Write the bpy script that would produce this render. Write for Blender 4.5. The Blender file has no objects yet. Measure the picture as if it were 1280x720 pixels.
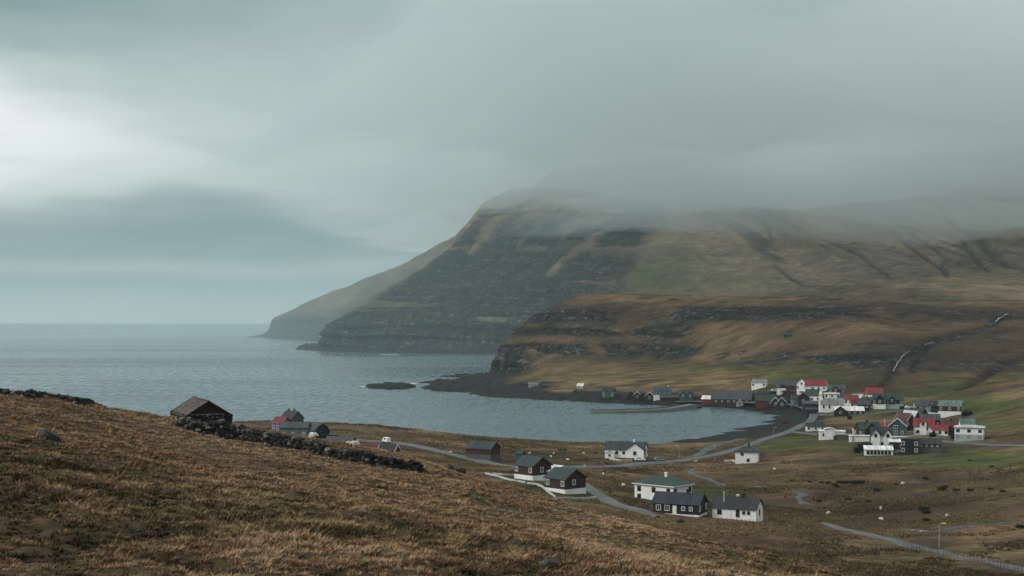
import bpy, bmesh, math, random
import numpy as np
from mathutils import Vector, Matrix
random.seed(7)
rng = np.random.default_rng(11)
R = math.radians
C = bpy.context.scene.collection
sc = bpy.context.scene

# ------------------------------------------------------------------ camera
F = 1758.0        # focal length in photo pixels (1280 wide)
PY0 = 398.5       # row of the true horizon in the photo
CAMZ = 60.0       # camera height above the sea
cam = bpy.data.cameras.new('camera'); camo = bpy.data.objects.new('camera', cam); C.objects.link(camo)
camo.location = (0, 0, CAMZ); camo.rotation_euler = (R(90), 0, 0)
cam.sensor_width = 36; cam.lens = 36 * F / 1280; cam.shift_y = (PY0 - 360) / 1280
cam.clip_start = 0.5; cam.clip_end = 60000
sc.camera = camo

# ------------------------------------------------------------------ world, sun, exposure
SUN_AZ, SUN_EL = R(-100), R(32)
sc.render.engine = 'CYCLES'
sc.view_settings.view_transform = 'Standard'
sc.view_settings.look = 'None'
sc.view_settings.exposure = 0.50
sc.view_settings.gamma = 1.0
sc.cycles.use_denoising = True; sc.cycles.denoising_prefilter = 'ACCURATE'; sc.cycles.denoising_input_passes = 'RGB_ALBEDO_NORMAL'
sc.cycles.max_bounces = 5; sc.cycles.diffuse_bounces = 2; sc.cycles.glossy_bounces = 2
sc.cycles.volume_bounces = 2; sc.cycles.transparent_max_bounces = 8
sc.cycles.sample_clamp_indirect = 4

sun = bpy.data.lights.new('sun', 'SUN'); suno = bpy.data.objects.new('sun', sun); C.objects.link(suno)
sun.energy = 1.5; sun.angle = R(14); sun.color = (1.0, 0.95, 0.88)
sd_ = Vector((math.sin(SUN_AZ) * math.cos(SUN_EL), math.cos(SUN_AZ) * math.cos(SUN_EL), math.sin(SUN_EL)))
suno.rotation_euler = sd_.to_track_quat('Z', 'Y').to_euler()
suno.location = sd_ * 100 + Vector((0, 0, 60))


def lin(r, g, b):
    return tuple(((c / 255) / 12.92 if c / 255 <= .04045 else ((c / 255 + .055) / 1.055) ** 2.4) for c in (r, g, b)) + (1,)


class NT:
    """small helper for building node trees"""
    def __init__(s, tree):
        s.t = tree; s.n = tree.nodes; s.l = tree.links

    def new(s, typ, **kw):
        n = s.n.new(typ)
        for k, v in kw.items():
            setattr(n, k, v)
        return n

    def put(s, sock, v):
        if isinstance(v, bpy.types.NodeSocket):
            s.l.new(v, sock)
        else:
            sock.default_value = v

    def m(s, op, a, b=0.0, c=None, clamp=False):
        n = s.new('ShaderNodeMath', operation=op, use_clamp=clamp)
        s.put(n.inputs[0], a); s.put(n.inputs[1], b)
        if c is not None:
            s.put(n.inputs[2], c)
        return n.outputs[0]

    def mix(s, f, a, b, mode='MIX'):
        n = s.new('ShaderNodeMix', data_type='RGBA', blend_type=mode)
        s.put(n.inputs[0], f); s.put(n.inputs[6], a); s.put(n.inputs[7], b)
        return n.outputs[2]

    def ramp(s, f, stops, interp='LINEAR'):
        n = s.new('ShaderNodeValToRGB'); s.put(n.inputs[0], f)
        cr = n.color_ramp; cr.interpolation = interp
        while len(cr.elements) > 1:
            cr.elements.remove(cr.elements[0])
        for i, (p, c) in enumerate(stops):
            e = cr.elements[0] if i == 0 else cr.elements.new(p)
            e.position = p
            e.color = c if len(c) == 4 else tuple(c) + (1,)
        return n.outputs[0]

    def rng(s, v, a, b, c=0.0, d=1.0, smooth=True):
        n = s.new('ShaderNodeMapRange', interpolation_type='SMOOTHSTEP' if smooth else 'LINEAR')
        s.put(n.inputs[0], v)
        for i, x in enumerate((a, b, c, d)):
            n.inputs[i + 1].default_value = x
        return n.outputs[0]

    def coord(s, scale=(1, 1, 1), rot=(0, 0, 0), kind='Object', typ='POINT'):
        tc = s.new('ShaderNodeTexCoord'); mp = s.new('ShaderNodeMapping', vector_type=typ)
        s.l.new(tc.outputs[kind], mp.inputs[0])
        mp.inputs['Scale'].default_value = scale; mp.inputs['Rotation'].default_value = rot
        return mp.outputs[0]

    def noise(s, vec, scale, detail=4, rough=.55, dist=0.0):
        n = s.new('ShaderNodeTexNoise'); s.put(n.inputs['Vector'], vec)
        n.inputs['Scale'].default_value = scale; n.inputs['Detail'].default_value = detail
        n.inputs['Roughness'].default_value = rough; n.inputs['Distortion'].default_value = dist
        return n.outputs['Fac']

    def attr(s, name):
        return s.new('ShaderNodeAttribute', attribute_name=name).outputs['Fac']


def build_world():
    w = bpy.data.worlds.new('World'); sc.world = w; w.use_nodes = True
    k = NT(w.node_tree); k.n.clear()
    sky = k.new('ShaderNodeTexSky', sky_type='NISHITA'); sky.sun_disc = False
    sky.sun_elevation = SUN_EL; sky.sun_rotation = SUN_AZ % (2 * math.pi)
    bs = k.new('ShaderNodeBackground'); k.l.new(sky.outputs[0], bs.inputs[0]); bs.inputs[1].default_value = 0.08
    tc = k.new('ShaderNodeTexCoord'); sp = k.new('ShaderNodeSeparateXYZ'); k.l.new(tc.outputs['Generated'], sp.inputs[0])
    x, y, z = sp.outputs
    az = k.m('ARCTAN2', x, y); el = k.m('ARCSINE', z)
    cv = k.new('ShaderNodeCombineXYZ'); k.l.new(k.m('MULTIPLY', az, 5.0), cv.inputs[0]); k.l.new(k.m('MULTIPLY', el, 17.0), cv.inputs[1])
    n1 = k.noise(cv.outputs[0], 1.0, 3, .5)
    cv2 = k.new('ShaderNodeCombineXYZ'); k.l.new(k.m('MULTIPLY', az, 14.0), cv2.inputs[0]); k.l.new(k.m('MULTIPLY', el, 70.0), cv2.inputs[1])
    n2 = k.noise(cv2.outputs[0], 1.0, 4, .5)
    amp = k.rng(el, 0.0, 0.12, 0.014, 0.085)
    ele = k.m('ADD', el, k.m('MULTIPLY', k.m('SUBTRACT', n1, .5), amp))
    t = k.m('DIVIDE', ele, 0.8, clamp=True)
    P = lambda py: max(0.0, (PY0 - py) / F / 0.8)
    stops = [(0.0, lin(172, 182, 177)), (P(372), lin(154, 168, 166)), (P(356), lin(130, 149, 151)), (P(348), lin(131, 150, 151)),
             (P(334), lin(156, 169, 166)), (P(318), lin(123, 144, 146)), (P(290), lin(110, 134, 138)), (P(266), lin(132, 152, 153)),
             (P(246), lin(165, 180, 178)), (P(200), lin(176, 190, 187)), (P(120), lin(163, 179, 176)), (P(62), lin(136, 157, 155)),
             (P(0), lin(110, 136, 137)), (0.42, lin(175, 188, 186)), (0.75, (.80, .83, .83, 1)), (1.0, (.95, .97, .97, 1))]
    col = k.ramp(t, stops)

    def blob(a, b, sa, sb):
        u = k.m('DIVIDE', k.m('SUBTRACT', az, a), sa); v = k.m('DIVIDE', k.m('SUBTRACT', ele, b), sb)
        return k.m('EXPONENT', k.m('MULTIPLY', k.m('ADD', k.m('MULTIPLY', u, u), k.m('MULTIPLY', v, v)), -1.0))
    col = k.mix(k.m('MULTIPLY', blob(-.40, .125, .17, .045), .97), col, lin(228, 233, 231))
    col = k.mix(k.m('MULTIPLY', blob(-.05, .130, .10, .030), .55), col, lin(184, 195, 191))
    right = k.rng(az, -.02, .33, 1.0, .80)
    hi = k.rng(az, -.38, -.2, 1.0, 1.0)
    gray = k.m('MULTIPLY', right, k.m('ADD', k.m('MULTIPLY', n2, .36), .82))
    col = k.mix(1.0, col, k.ramp(gray, [(0, (0, 0, 0)), (1, (1, 1, 1))]), 'MULTIPLY')
    bc = k.new('ShaderNodeBackground'); k.l.new(col, bc.inputs[0]); bc.inputs[1].default_value = .86
    mx = k.new('ShaderNodeMixShader'); mx.inputs[0].default_value = .95
    k.l.new(bs.outputs[0], mx.inputs[1]); k.l.new(bc.outputs[0], mx.inputs[2])
    out = k.new('ShaderNodeOutputWorld'); k.l.new(mx.outputs[0], out.inputs[0])


build_world()

# ------------------------------------------------------------------ numpy helpers
def _hash(ix, iy, iz):
    h = (ix.astype(np.int64) * 374761393 + iy.astype(np.int64) * 668265263 + iz.astype(np.int64) * 2147483647 + 1013904223) & 0xFFFFFFFF
    h = ((h ^ (h >> 13)) * 1274126177) & 0xFFFFFFFF
    h = ((h ^ (h >> 16)) * 2246822519) & 0xFFFFFFFF
    return ((h ^ (h >> 15)) & 0xFFFFFF) / float(0xFFFFFF)


def vnoise(x, y, z=None):
    x = np.asarray(x, float); y = np.asarray(y, float)
    z = np.zeros_like(x) if z is None else np.asarray(z, float)
    ix, iy, iz = np.floor(x), np.floor(y), np.floor(z)
    fx, fy, fz = x - ix, y - iy, z - iz
    fx, fy, fz = (t * t * t * (t * (t * 6 - 15) + 10) for t in (fx, fy, fz))
    o = 0
    for a in (0, 1):
        wx = fx if a else 1 - fx
        for b in (0, 1):
            wy = fy if b else 1 - fy
            for c in (0, 1):
                wz = fz if c else 1 - fz
                o = o + wx * wy * wz * _hash(ix + a, iy + b, iz + c)
    return o * 2 - 1


def fbm(x, y, z=None, octaves=5, gain=.5):
    s, a, f, t = 0, 1.0, 1.0, 0
    for i in range(octaves):
        s = s + a * vnoise(x * f + 17.3 * i, y * f - 9.1 * i, None if z is None else z * f + 3.7 * i)
        t += a; a *= gain; f *= 2.03
    return s / t


def ridged(x, y, octaves=4):
    s, a, f, t = 0, 1.0, 1.0, 0
    for i in range(octaves):
        s = s + a * (1 - np.abs(vnoise(x * f + 5.3 * i, y * f + 2.9 * i)) * 2); t += a; a *= .5; f *= 2.1
    return s / t


def sstep(a, b, x):
    t = np.clip((x - a) / (b - a), 0, 1)
    return t * t * (3 - 2 * t)


def W(px, py, d):
    return np.stack([(np.asarray(px, float) - 640) / F * d, np.asarray(d, float), CAMZ - (np.asarray(py, float) - PY0) / F * d], -1)


def proj(P):
    return 640 + F * P[..., 0] / P[..., 1], PY0 - F * (P[..., 2] - CAMZ) / P[..., 1]


def pchip(xk, Y, x):
    """monotone cubic interpolation of Y (n, ...) given at xk, evaluated at x"""
    xk = np.asarray(xk, float); Y = np.asarray(Y, float)
    h = np.diff(xk); sh = (-1,) + (1,) * (Y.ndim - 1)
    dl = np.diff(Y, axis=0) / h.reshape(sh)
    m = np.zeros_like(Y); m[0] = dl[0]; m[-1] = dl[-1]
    a, b = dl[:-1], dl[1:]
    w1 = (2 * h[1:] + h[:-1]).reshape(sh); w2 = (h[1:] + 2 * h[:-1]).reshape(sh)
    with np.errstate(divide='ignore', invalid='ignore'):
        hm = (w1 + w2) / (w1 / a + w2 / b)
    m[1:-1] = np.where(a * b > 0, hm, 0)
    i = np.clip(np.searchsorted(xk, x, side='right') - 1, 0, len(xk) - 2)
    t = ((x - xk[i]) / h[i]).reshape(sh); hh = h[i].reshape(sh)
    t2, t3 = t * t, t * t * t
    return (2 * t3 - 3 * t2 + 1) * Y[i] + (t3 - 2 * t2 + t) * hh * m[i] + (-2 * t3 + 3 * t2) * Y[i + 1] + (t3 - t2) * hh * m[i + 1]


def loft(ctrl, nc, nr, cw=None, rw=None):
    """ctrl (cols, rows, k) -> (nr, nc, k); cw / rw: weight of every span"""
    ctrl = np.asarray(ctrl, float); c, r, _ = ctrl.shape
    xc = np.concatenate([[0], np.cumsum(cw if cw is not None else np.ones(c - 1))])
    xr = np.concatenate([[0], np.cumsum(rw if rw is not None else np.ones(r - 1))])
    A = pchip(xc, ctrl, np.linspace(0, xc[-1], nc))            # nc, r, k
    B = pchip(xr, A.transpose(1, 0, 2), np.linspace(0, xr[-1], nr))
    return B


def gnormal(P):
    du = np.gradient(P, axis=1); dv = np.gradient(P, axis=0)
    n = np.cross(du, dv); n /= np.linalg.norm(n, axis=-1, keepdims=True) + 1e-9
    return np.where(n[..., 2:3] < -0.2, -n, n)


def grid_mesh(name, P, mat, attrs=None, flip=False, smooth=True):
    nr, nc, _ = P.shape
    me = bpy.data.meshes.new(name)
    i = np.arange(nr * nc).reshape(nr, nc)
    q = np.stack([i[:-1, :-1], i[:-1, 1:], i[1:, 1:], i[1:, :-1]], -1).reshape(-1, 4)
    if flip:
        q = q[:, ::-1]
    raw_mesh(me, P.reshape(-1, 3), q, smooth)
    for k, v in (attrs or {}).items():
        a = me.attributes.new(k, 'FLOAT', 'POINT'); a.data.foreach_set('value', np.ascontiguousarray(v.reshape(-1), dtype=np.float32))
    me.materials.append(mat)
    o = bpy.data.objects.new(name, me); C.objects.link(o)
    return o


def raw_mesh(me, verts, faces, smooth=False):
    n, k = faces.shape
    me.vertices.add(len(verts)); me.vertices.foreach_set('co', np.ascontiguousarray(verts, dtype=np.float32).reshape(-1))
    me.loops.add(n * k); me.loops.foreach_set('vertex_index', np.ascontiguousarray(faces, dtype=np.int32).reshape(-1))
    me.polygons.add(n); me.polygons.foreach_set('loop_start', np.arange(0, n * k, k, dtype=np.int32))
    try:
        me.polygons.foreach_set('loop_total', np.full(n, k, dtype=np.int32))
    except Exception:
        pass
    me.update(calc_edges=True)
    me.polygons.foreach_set('use_smooth', np.full(n, smooth, dtype=bool))
    me.validate()


# ------------------------------------------------------------------ materials
MATS = {}


def new_mat(name):
    m = bpy.data.materials.new(name); m.use_nodes = True
    k = NT(m.node_tree); k.n.clear()
    b = k.new('ShaderNodeBsdfPrincipled'); o = k.new('ShaderNodeOutputMaterial'); k.l.new(b.outputs[0], o.inputs[0])
    return m, k, b


def paint(name, col, rough=.75, var=.25, scale=1.2, streak=True, spec=.3, bump=.0):
    """painted or weathered surface: mottled and slightly streaked downwards"""
    if name in MATS:
        return MATS[name]
    m, k, b = new_mat(name)
    v = k.coord((1, 1, .25 if streak else 1))
    n = k.noise(v, scale, 5, .6)
    n2 = k.noise(k.coord(), scale * 9, 3, .6)
    f = k.m('ADD', k.m('MULTIPLY', n, .7), k.m('MULTIPLY', n2, .3))
    dk = tuple(c * (1 - var) for c in col) + (1,); lt = tuple(min(.95, c * (1 + var * .5)) for c in col) + (1,)
    k.l.new(k.ramp(f, [(.3, dk), (.7, lt)]), b.inputs['Base Color'])
    b.inputs['Roughness'].default_value = rough; b.inputs['Specular IOR Level'].default_value = spec
    if bump:
        bp = k.new('ShaderNodeBump'); bp.inputs['Strength'].default_value = bump; bp.inputs['Distance'].default_value = .1
        k.l.new(n2, bp.inputs['Height']); k.l.new(bp.outputs[0], b.inputs['Normal'])
    MATS[name] = m
    return m


def roofing(name, col):
    """sheet or felt roof: seams down the slope, stains running to the eaves, faded and mossy patches"""
    if name in MATS:
        return MATS[name]
    m, k, b = new_mat(name)
    tc = k.new('ShaderNodeTexCoord'); sp = k.new('ShaderNodeSeparateXYZ'); k.l.new(tc.outputs['Object'], sp.inputs[0])
    u = k.m('DIVIDE', sp.outputs[0], .62); fr = k.m('FRACT', u)
    wn = k.new('ShaderNodeTexWhiteNoise', noise_dimensions='1D'); k.l.new(k.m('FLOOR', u), wn.inputs['W'])
    n = k.noise(k.coord((1.6, .25, .25)), 1.0, 5, .65); n2 = k.noise(k.coord(), .8, 4, .6)
    f = k.m('ADD', k.m('MULTIPLY', n, .6), k.m('ADD', k.m('MULTIPLY', n2, .25), k.m('MULTIPLY', wn.outputs[0], .15)))
    dk = tuple(c * .55 for c in col) + (1,); lt = tuple(min(.9, c * 1.35 + .006) for c in col) + (1,)
    c = k.ramp(f, [(.34, dk), (.66, lt)])
    c = k.mix(k.m('MULTIPLY', k.m('LESS_THAN', fr, .13), .45), c, tuple(x * .4 for x in col) + (1,))
    c = k.mix(k.m('MULTIPLY', k.rng(k.noise(k.coord(), 1.7, 5, .7), .60, .72), .55), c, (.075, .07, .055, 1))
    k.l.new(c, b.inputs['Base Color']); b.inputs['Roughness'].default_value = .62; b.inputs['Specular IOR Level'].default_value = .25
    MATS[name] = m
    return m


def boards(name, col, step=.18, vert=True, var=.3):
    """boarded wall or ribbed roof: narrow dark joints, each board its own tone"""
    if name in MATS:
        return MATS[name]
    m, k, b = new_mat(name)
    tc = k.new('ShaderNodeTexCoord'); sp = k.new('ShaderNodeSeparateXYZ'); k.l.new(tc.outputs['Object'], sp.inputs[0])
    s = k.m('ADD', sp.outputs[0], sp.outputs[1]) if vert else sp.outputs[2]
    u = k.m('DIVIDE', s, step)
    wn = k.new('ShaderNodeTexWhiteNoise', noise_dimensions='1D'); k.l.new(k.m('FLOOR', u), wn.inputs['W'])
    fr = k.m('FRACT', u); joint = k.m('LESS_THAN', fr, .12)
    f = k.m('ADD', k.m('MULTIPLY', wn.outputs[0], .5), k.m('MULTIPLY', k.noise(k.coord((1, 1, .3)), 2.0, 5, .6), .5))
    dk = tuple(c * (1 - var) for c in col) + (1,); lt = tuple(min(.95, c * (1 + var * .6)) for c in col) + (1,)
    c = k.ramp(f, [(.25, dk), (.75, lt)])
    c = k.mix(joint, c, tuple(x * .45 for x in col) + (1,))
    k.l.new(c, b.inputs['Base Color']); b.inputs['Roughness'].default_value = .7; b.inputs['Specular IOR Level'].default_value = .3
    MATS[name] = m
    return m


def glass_mat():
    if 'window glass' in MATS:
        return MATS['window glass']
    m, k, b = new_mat('window glass')
    b.inputs['Base Color'].default_value = (.012, .015, .018, 1); b.inputs['Roughness'].default_value = .08
    MATS['window glass'] = m
    return m


def terrain_mat(name, far=False):
    """grass, heath, green sward, bare basalt and wet shore, chosen by point attributes and noise"""
    m, k, b = new_mat(name)
    S = 1.0 if not far else .35
    co = k.coord()
    big = k.noise(co, .011 * S, 5, .6, .4)
    mid = k.noise(k.coord((2.6, 1.2, .8), (0, R(33), 0), typ='TEXTURE'), .034, 6, .66, .35) if far else k.noise(k.coord((.6, 1.0, 1.0)), .06, 5, .62, .3)
    fine = k.noise(co, .22 * S if far else .38, 5, .72)
    f = k.m('ADD', k.m('MULTIPLY', big, .36), k.m('ADD', k.m('MULTIPLY', mid, .36), k.m('MULTIPLY', fine, .28)))
    if far:
        dry = k.ramp(f, [(.39, (.055, .046, .034)), (.46, (.135, .104, .072)), (.53, (.205, .155, .104)), (.61, (.32, .245, .165))])
    else:
        dry = k.ramp(f, [(.38, (.022, .017, .011)), (.45, (.060, .044, .027)), (.50, (.106, .072, .046)), (.55, (.152, .103, .062)), (.62, (.235, .162, .094))])
    grn = k.ramp(k.m('ADD', k.m('MULTIPLY', mid, .5), k.m('MULTIPLY', fine, .5)), [(.36, (.022, .038, .015)), (.64, (.078, .108, .036))])
    c = k.mix(k.m('MULTIPLY', k.attr('green'), k.rng(mid, .2, .6, .55, 1.0)), dry, grn)
    gold = k.ramp(k.m('ADD', k.m('MULTIPLY', mid, .5), k.m('MULTIPLY', fine, .5)), [(.36, (.050, .037, .018)), (.50, (.145, .104, .052)), (.64, (.26, .19, .10))])
    c = k.mix(k.m('MULTIPLY', k.attr('gold'), k.rng(mid, .34, .56, .15, 1.0)), c, gold)
    heath = k.ramp(fine, [(.3, (.022, .018, .014)), (.7, (.062, .048, .036))])
    hm = k.m('MULTIPLY', k.attr('heath'), k.rng(mid, .30, .62, .35, 1.0))
    c = k.mix(hm, c, heath)
    # basalt: strata by height, vertical joints, pale lichen and bird stains
    st = k.coord((.010, .010, .13) if far else (.02, .02, .24))
    s1 = k.noise(st, 1.0, 5, .62, .3)
    s2 = k.noise(k.coord((.16, .16, .03)), 1.0 if not far else .55, 5, .7)
    s3 = k.noise(co, .34 if not far else .15, 5, .75)
    rk = k.m('ADD', k.m('MULTIPLY', s1, .25), k.m('ADD', k.m('MULTIPLY', s2, .40), k.m('MULTIPLY', s3, .35)))
    rock = k.ramp(rk, [(.40, (.005, .007, .008)), (.49, (.016, .019, .020)), (.55, (.050, .052, .048)), (.62, (.20, .195, .175))])
    geo = k.new('ShaderNodeNewGeometry'); sg = k.new('ShaderNodeSeparateXYZ'); k.l.new(geo.outputs['Normal'], sg.inputs[0])
    steep = k.rng(k.m('ADD', sg.outputs[2], k.m('MULTIPLY', k.m('SUBTRACT', s1, .5), .5)), .82, .62)
    ra = k.attr('rock')
    rm = k.m('MULTIPLY', ra, k.m('ADD', k.m('MULTIPLY', steep, .25), 1.15), clamp=True)
    rm = k.m('MULTIPLY', rm, k.rng(k.m('ADD', k.m('MULTIPLY', s1, .6), k.m('MULTIPLY', s3, .4)), .36, .46, .35, 1.0), clamp=True)
    c = k.mix(rm, c, rock)
    sh = k.attr('shore')
    wet = k.ramp(k.noise(co, .35, 5, .7), [(.38, (.004, .005, .005)), (.60, (.012, .013, .012)), (.72, (.040, .038, .032))])
    c = k.mix(sh, c, wet)
    k.l.new(c, b.inputs['Base Color'])
    rgh = k.m('SUBTRACT', .95, k.m('MULTIPLY', sh, .2)); k.l.new(rgh, b.inputs['Roughness'])
    k.l.new(k.m('MULTIPLY', sh, .12), b.inputs['Specular IOR Level'])
    bp = k.new('ShaderNodeBump'); bp.inputs['Strength'].default_value = .9; bp.inputs['Distance'].default_value = 1.2 if not far else 5.0
    hgt = k.m('ADD', k.m('MULTIPLY', fine, .55), k.m('ADD', k.m('MULTIPLY', mid, .4), k.m('MULTIPLY', k.m('MULTIPLY', rk, rm), 2.2)))
    k.l.new(hgt, bp.inputs['Height']); k.l.new(bp.outputs[0], b.inputs['Normal'])
    return m


TERR = terrain_mat('moor and rock'); TERRF = terrain_mat('far moor and rock', True)


def tag(o, label=None, cat=None, group=None, kind=None):
    if label: o['label'] = label
    if cat: o['category'] = cat
    if group: o['group'] = group
    if kind: o['kind'] = kind
    return o


# ------------------------------------------------------------------ ground: plain round the bay
CP = [(330,545,14),(200,560,15),(-300,600,18),(430,531,13),(430,560,15),(483,555,12),(560,545,9),(560,567,12),(600,579,11),(650,585,13),(640,556,6),
      (700,553,4),(665,602,15),(710,618,14.5),(740,583,9),(785,578,7),(860,572,4),(935,580,5),(840,556,2.4),(830,630,12),(850,645,12),(925,650,12),
      (930,560,3.5),(1010,530,4),(1020,520,4.5),(990,510,4.5),(955,505,3.5),(918,504,3),(870,503,3),(800,500,4),(740,497,4.5),(670,487,4.5),
      (1050,514,7),(1090,520,6.5),(1120,510,8.5),(1180,520,9),(950,483,15),(975,488,13),(1010,491,13.5),(1045,494,13.5),(1075,501,11),(1100,497,14),
      (1040,549,8),(1075,552,9),(1120,566,9.5),(1150,545,9.5),(1210,552,11),(1280,552,14),(1280,530,16),(980,580,7),(1100,600,9),(1280,600,13),
      (1000,640,9),(1150,650,10.5),(1280,650,12),(1100,680,11),(1280,712,13),(1000,690,12),(1200,700,12.5),(960,615,8),(880,600,6),(700,640,17),
      (800,680,15),(550,620,17),(400,600,18),(1550,600,24),(1550,520,32),(1550,730,18),(600,486,2.6),(560,480,2.0),(640,478,3.4),(650,473,5),
      (690,480,5),(720,484,5.5),(690,470,9),(730,474,10),(800,484,8.5),(800,470,12.5),(860,490,8),(900,472,15.5),(900,488,9),(1000,476,18),(1100,488,17),
      (1200,498,17),(1290,500,19),(1200,720,13),(620,468,2.5),(660,465,12)]
cp = np.array(CP, float)
cd = (CAMZ - cp[:, 2]) * F / (cp[:, 1] - PY0)


def feat(px, d):
    return np.stack([np.asarray(px, float) / 260.0, np.log(np.asarray(d, float)) * 4.0], -1)


def tps_fit(X, z, lam=.02):
    n = len(X); D = np.linalg.norm(X[:, None] - X[None], axis=-1)
    K = np.where(D > 0, D * D * np.log(D + 1e-9), 0) + lam * np.eye(n)
    Pm = np.concatenate([np.ones((n, 1)), X], 1)
    A = np.block([[K, Pm], [Pm.T, np.zeros((3, 3))]])
    s = np.linalg.solve(A, np.concatenate([z, np.zeros(3)]))
    return s[:n], s[n:]


TX = feat(cp[:, 0], cd); Tw, Ta = tps_fit(TX, cp[:, 2])


def tps(px, d):
    X = feat(px, d); sh = X.shape[:-1]; X = X.reshape(-1, 2); o = np.empty(len(X))
    for a in range(0, len(X), 40000):
        x = X[a:a + 40000]; D = np.linalg.norm(x[:, None] - TX[None], axis=-1)
        o[a:a + 40000] = np.where(D > 0, D * D * np.log(D + 1e-9), 0) @ Tw + Ta[0] + x @ Ta[1:]
    return o.reshape(sh)


def s0(px, py):            # point on the water line
    d = CAMZ * F / (py - PY0); return ((px - 640) / F * d, d)


def sD(px, d):
    return ((px - 640) / F * d, d)


# shoreline (x, y, width of the shore zone)
SH = [(sD(-500, 640), 6), (sD(200, 645), 6), (sD(330, 650), 6), (sD(430, 655), 6), (sD(500, 648), 6), (sD(560, 638), 6), (sD(600, 640), 6), (sD(640, 650), 7),
      (s0(690, 559), 8), (s0(750, 557), 10), (s0(800, 558), 14), (s0(835, 553), 40), (s0(872, 549.5), 46), (s0(890, 547), 46), (s0(905, 541), 48), (s0(925, 536.5), 45), (s0(945, 531), 42),
      (s0(958, 527), 40), (s0(964, 522), 40), (s0(957, 517), 40), (s0(935, 512.5), 30), (s0(905, 509.5), 22), (s0(870, 508.5), 18), (s0(830, 507), 30),
      (s0(780, 505), 34), (s0(740, 503), 34), (s0(700, 501), 34), (s0(650, 498), 40), (s0(610, 496), 60), (s0(588, 494), 80), (s0(578, 490), 90), (s0(545, 489), 90), (s0(530, 485), 90),
      (s0(538, 480.5), 90), (s0(527, 478), 90), (s0(560, 475.5), 90), (s0(586, 474), 80), (s0(570, 471.5), 70), (s0(556, 470.5), 70), (s0(585, 469), 60), (s0(605, 467.5), 30), (s0(615, 466), 12), (sD(622, 1640), 12), (sD(650, 2000), 12)]
shp = np.array([a for a, b in SH]); shw = np.array([b for a, b in SH], float)
poly = np.concatenate([shp, [sD(1900, 2200), sD(1900, 120), sD(-500, 120)]])


def shore_sd(X, Y):
    sh = X.shape; p = np.stack([X.ravel(), Y.ravel()], -1); best = np.full(len(p), 1e9); bw = np.zeros(len(p))
    for i in range(len(shp) - 1):
        a, b = shp[i], shp[i + 1]; ab = b - a; t = np.clip(((p - a) @ ab) / (ab @ ab), 0, 1)
        dd = np.linalg.norm(p - (a + t[:, None] * ab), axis=-1); m = dd < best
        best = np.where(m, dd, best); bw = np.where(m, shw[i] * (1 - t) + shw[i + 1] * t, bw)
    ins = np.zeros(len(p), bool); n = len(poly)
    for i in range(n):
        a, b = poly[i], poly[(i + 1) % n]
        c = ((a[1] > p[:, 1]) != (b[1] > p[:, 1])); 
        xi = (b[0] - a[0]) * (p[:, 1] - a[1]) / (b[1] - a[1] + 1e-12) + a[0]
        ins ^= c & (p[:, 0] < xi)
    return np.where(ins, best, -best).reshape(sh), bw.reshape(sh)


GPX = np.linspace(-340, 1640, 720); GD = np.geomspace(172, 1760, 520)
gu, gd = np.meshgrid(GPX, GD)
GX = (gu - 640) / F * gd; GY = gd
gsd, gbw = shore_sd(GX + 4 * fbm(GX / 30, GY / 30, octaves=3), GY + 5 * fbm(GX / 25 + 9, GY / 40, octaves=3))
base = tps(gu, gd)
base = np.clip(base, 1.2, 60)
base = base + .55 * fbm(GX / 28, GY / 28, octaves=4) + .30 * fbm(GX / 7, GY / 7, octaves=3)
tt = np.clip(gsd / gbw, -3, 1)
flat = sstep(0.15, 1.0, tt)
low = np.clip(gsd / 12, -1, 1) * np.minimum(1.5, gbw * .03)
reef = sstep(48, 70, gbw) * (gsd > -30)
rockamp = sstep(20, 34, gbw) * (gy_m := (gd > 850)) * (1 - sstep(.8, 1.0, tt))
GZ = np.where(gsd > 0, low * (1 - flat) + np.maximum(base, 1.2) * flat, np.maximum(gsd * .12, -6))
GZ = GZ + sstep(26, 38, gbw) * (gd < 1000) * sstep(-25, 0, gsd) * (1 - sstep(.5, .9, tt)) * (1.7 * fbm(GX / 26, GY / 13, octaves=5) - .2)
GZ = GZ + rockamp * np.clip(fbm(GX / 7, GY / 11, octaves=4) * 2.6 + .35, -.6, 3) * sstep(-12, 6, gsd)
shore_a = np.clip(1 - sstep(.78, 1.02, tt + .22 * fbm(GX / 16, GY / 16, octaves=3)), 0, 1)

GS = GZ
GREEN = [(890,618,45,12,.95),(845,622,60,12,.8),(720,618,45,10,1.0),(670,603,45,8,.7),(1010,540,30,10,.6),(980,552,60,12,.6),(950,545,40,16,.5),(1120,514,110,7,.9),(1210,508,120,14,.9),(1200,575,140,16,.7),
         (1010,474,80,16,1.0),(1060,560,80,12,.6),(960,500,60,6,.6),(1085,565,40,14,.7),(740,470,100,9,.6),(1130,560,120,10,.5),(1080,520,60,6,.6),(840,480,90,10,.25),(960,640,60,8,.4),(1240,530,90,12,.6),(1180,690,120,14,.35),(440,540,40,6,.3),
         (1000,497,60,8,.8),(1060,520,50,10,.4),(930,590,50,8,.35),(700,570,120,10,.25),(1250,620,120,10,.3), (660,487,30,3,.3)]
HEATH = [(1120,632,260,16,.95),(1060,610,120,6,.6),(1230,640,120,14,.6),(860,600,60,6,.55),(905,560,30,6,.5),(1000,660,80,6,.6),(760,565,120,3,.3),(640,547,90,4,.5),(1130,535,60,8,.3)]


def zones(px, py, L):
    o = np.zeros_like(px)
    for (x, y, rx, ry, a) in L:
        o = np.maximum(o, a * np.exp(-(((px - x) / rx) ** 2 + ((py - y) / ry) ** 2)))
    return np.clip(o * 1.15, 0, 1)


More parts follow.
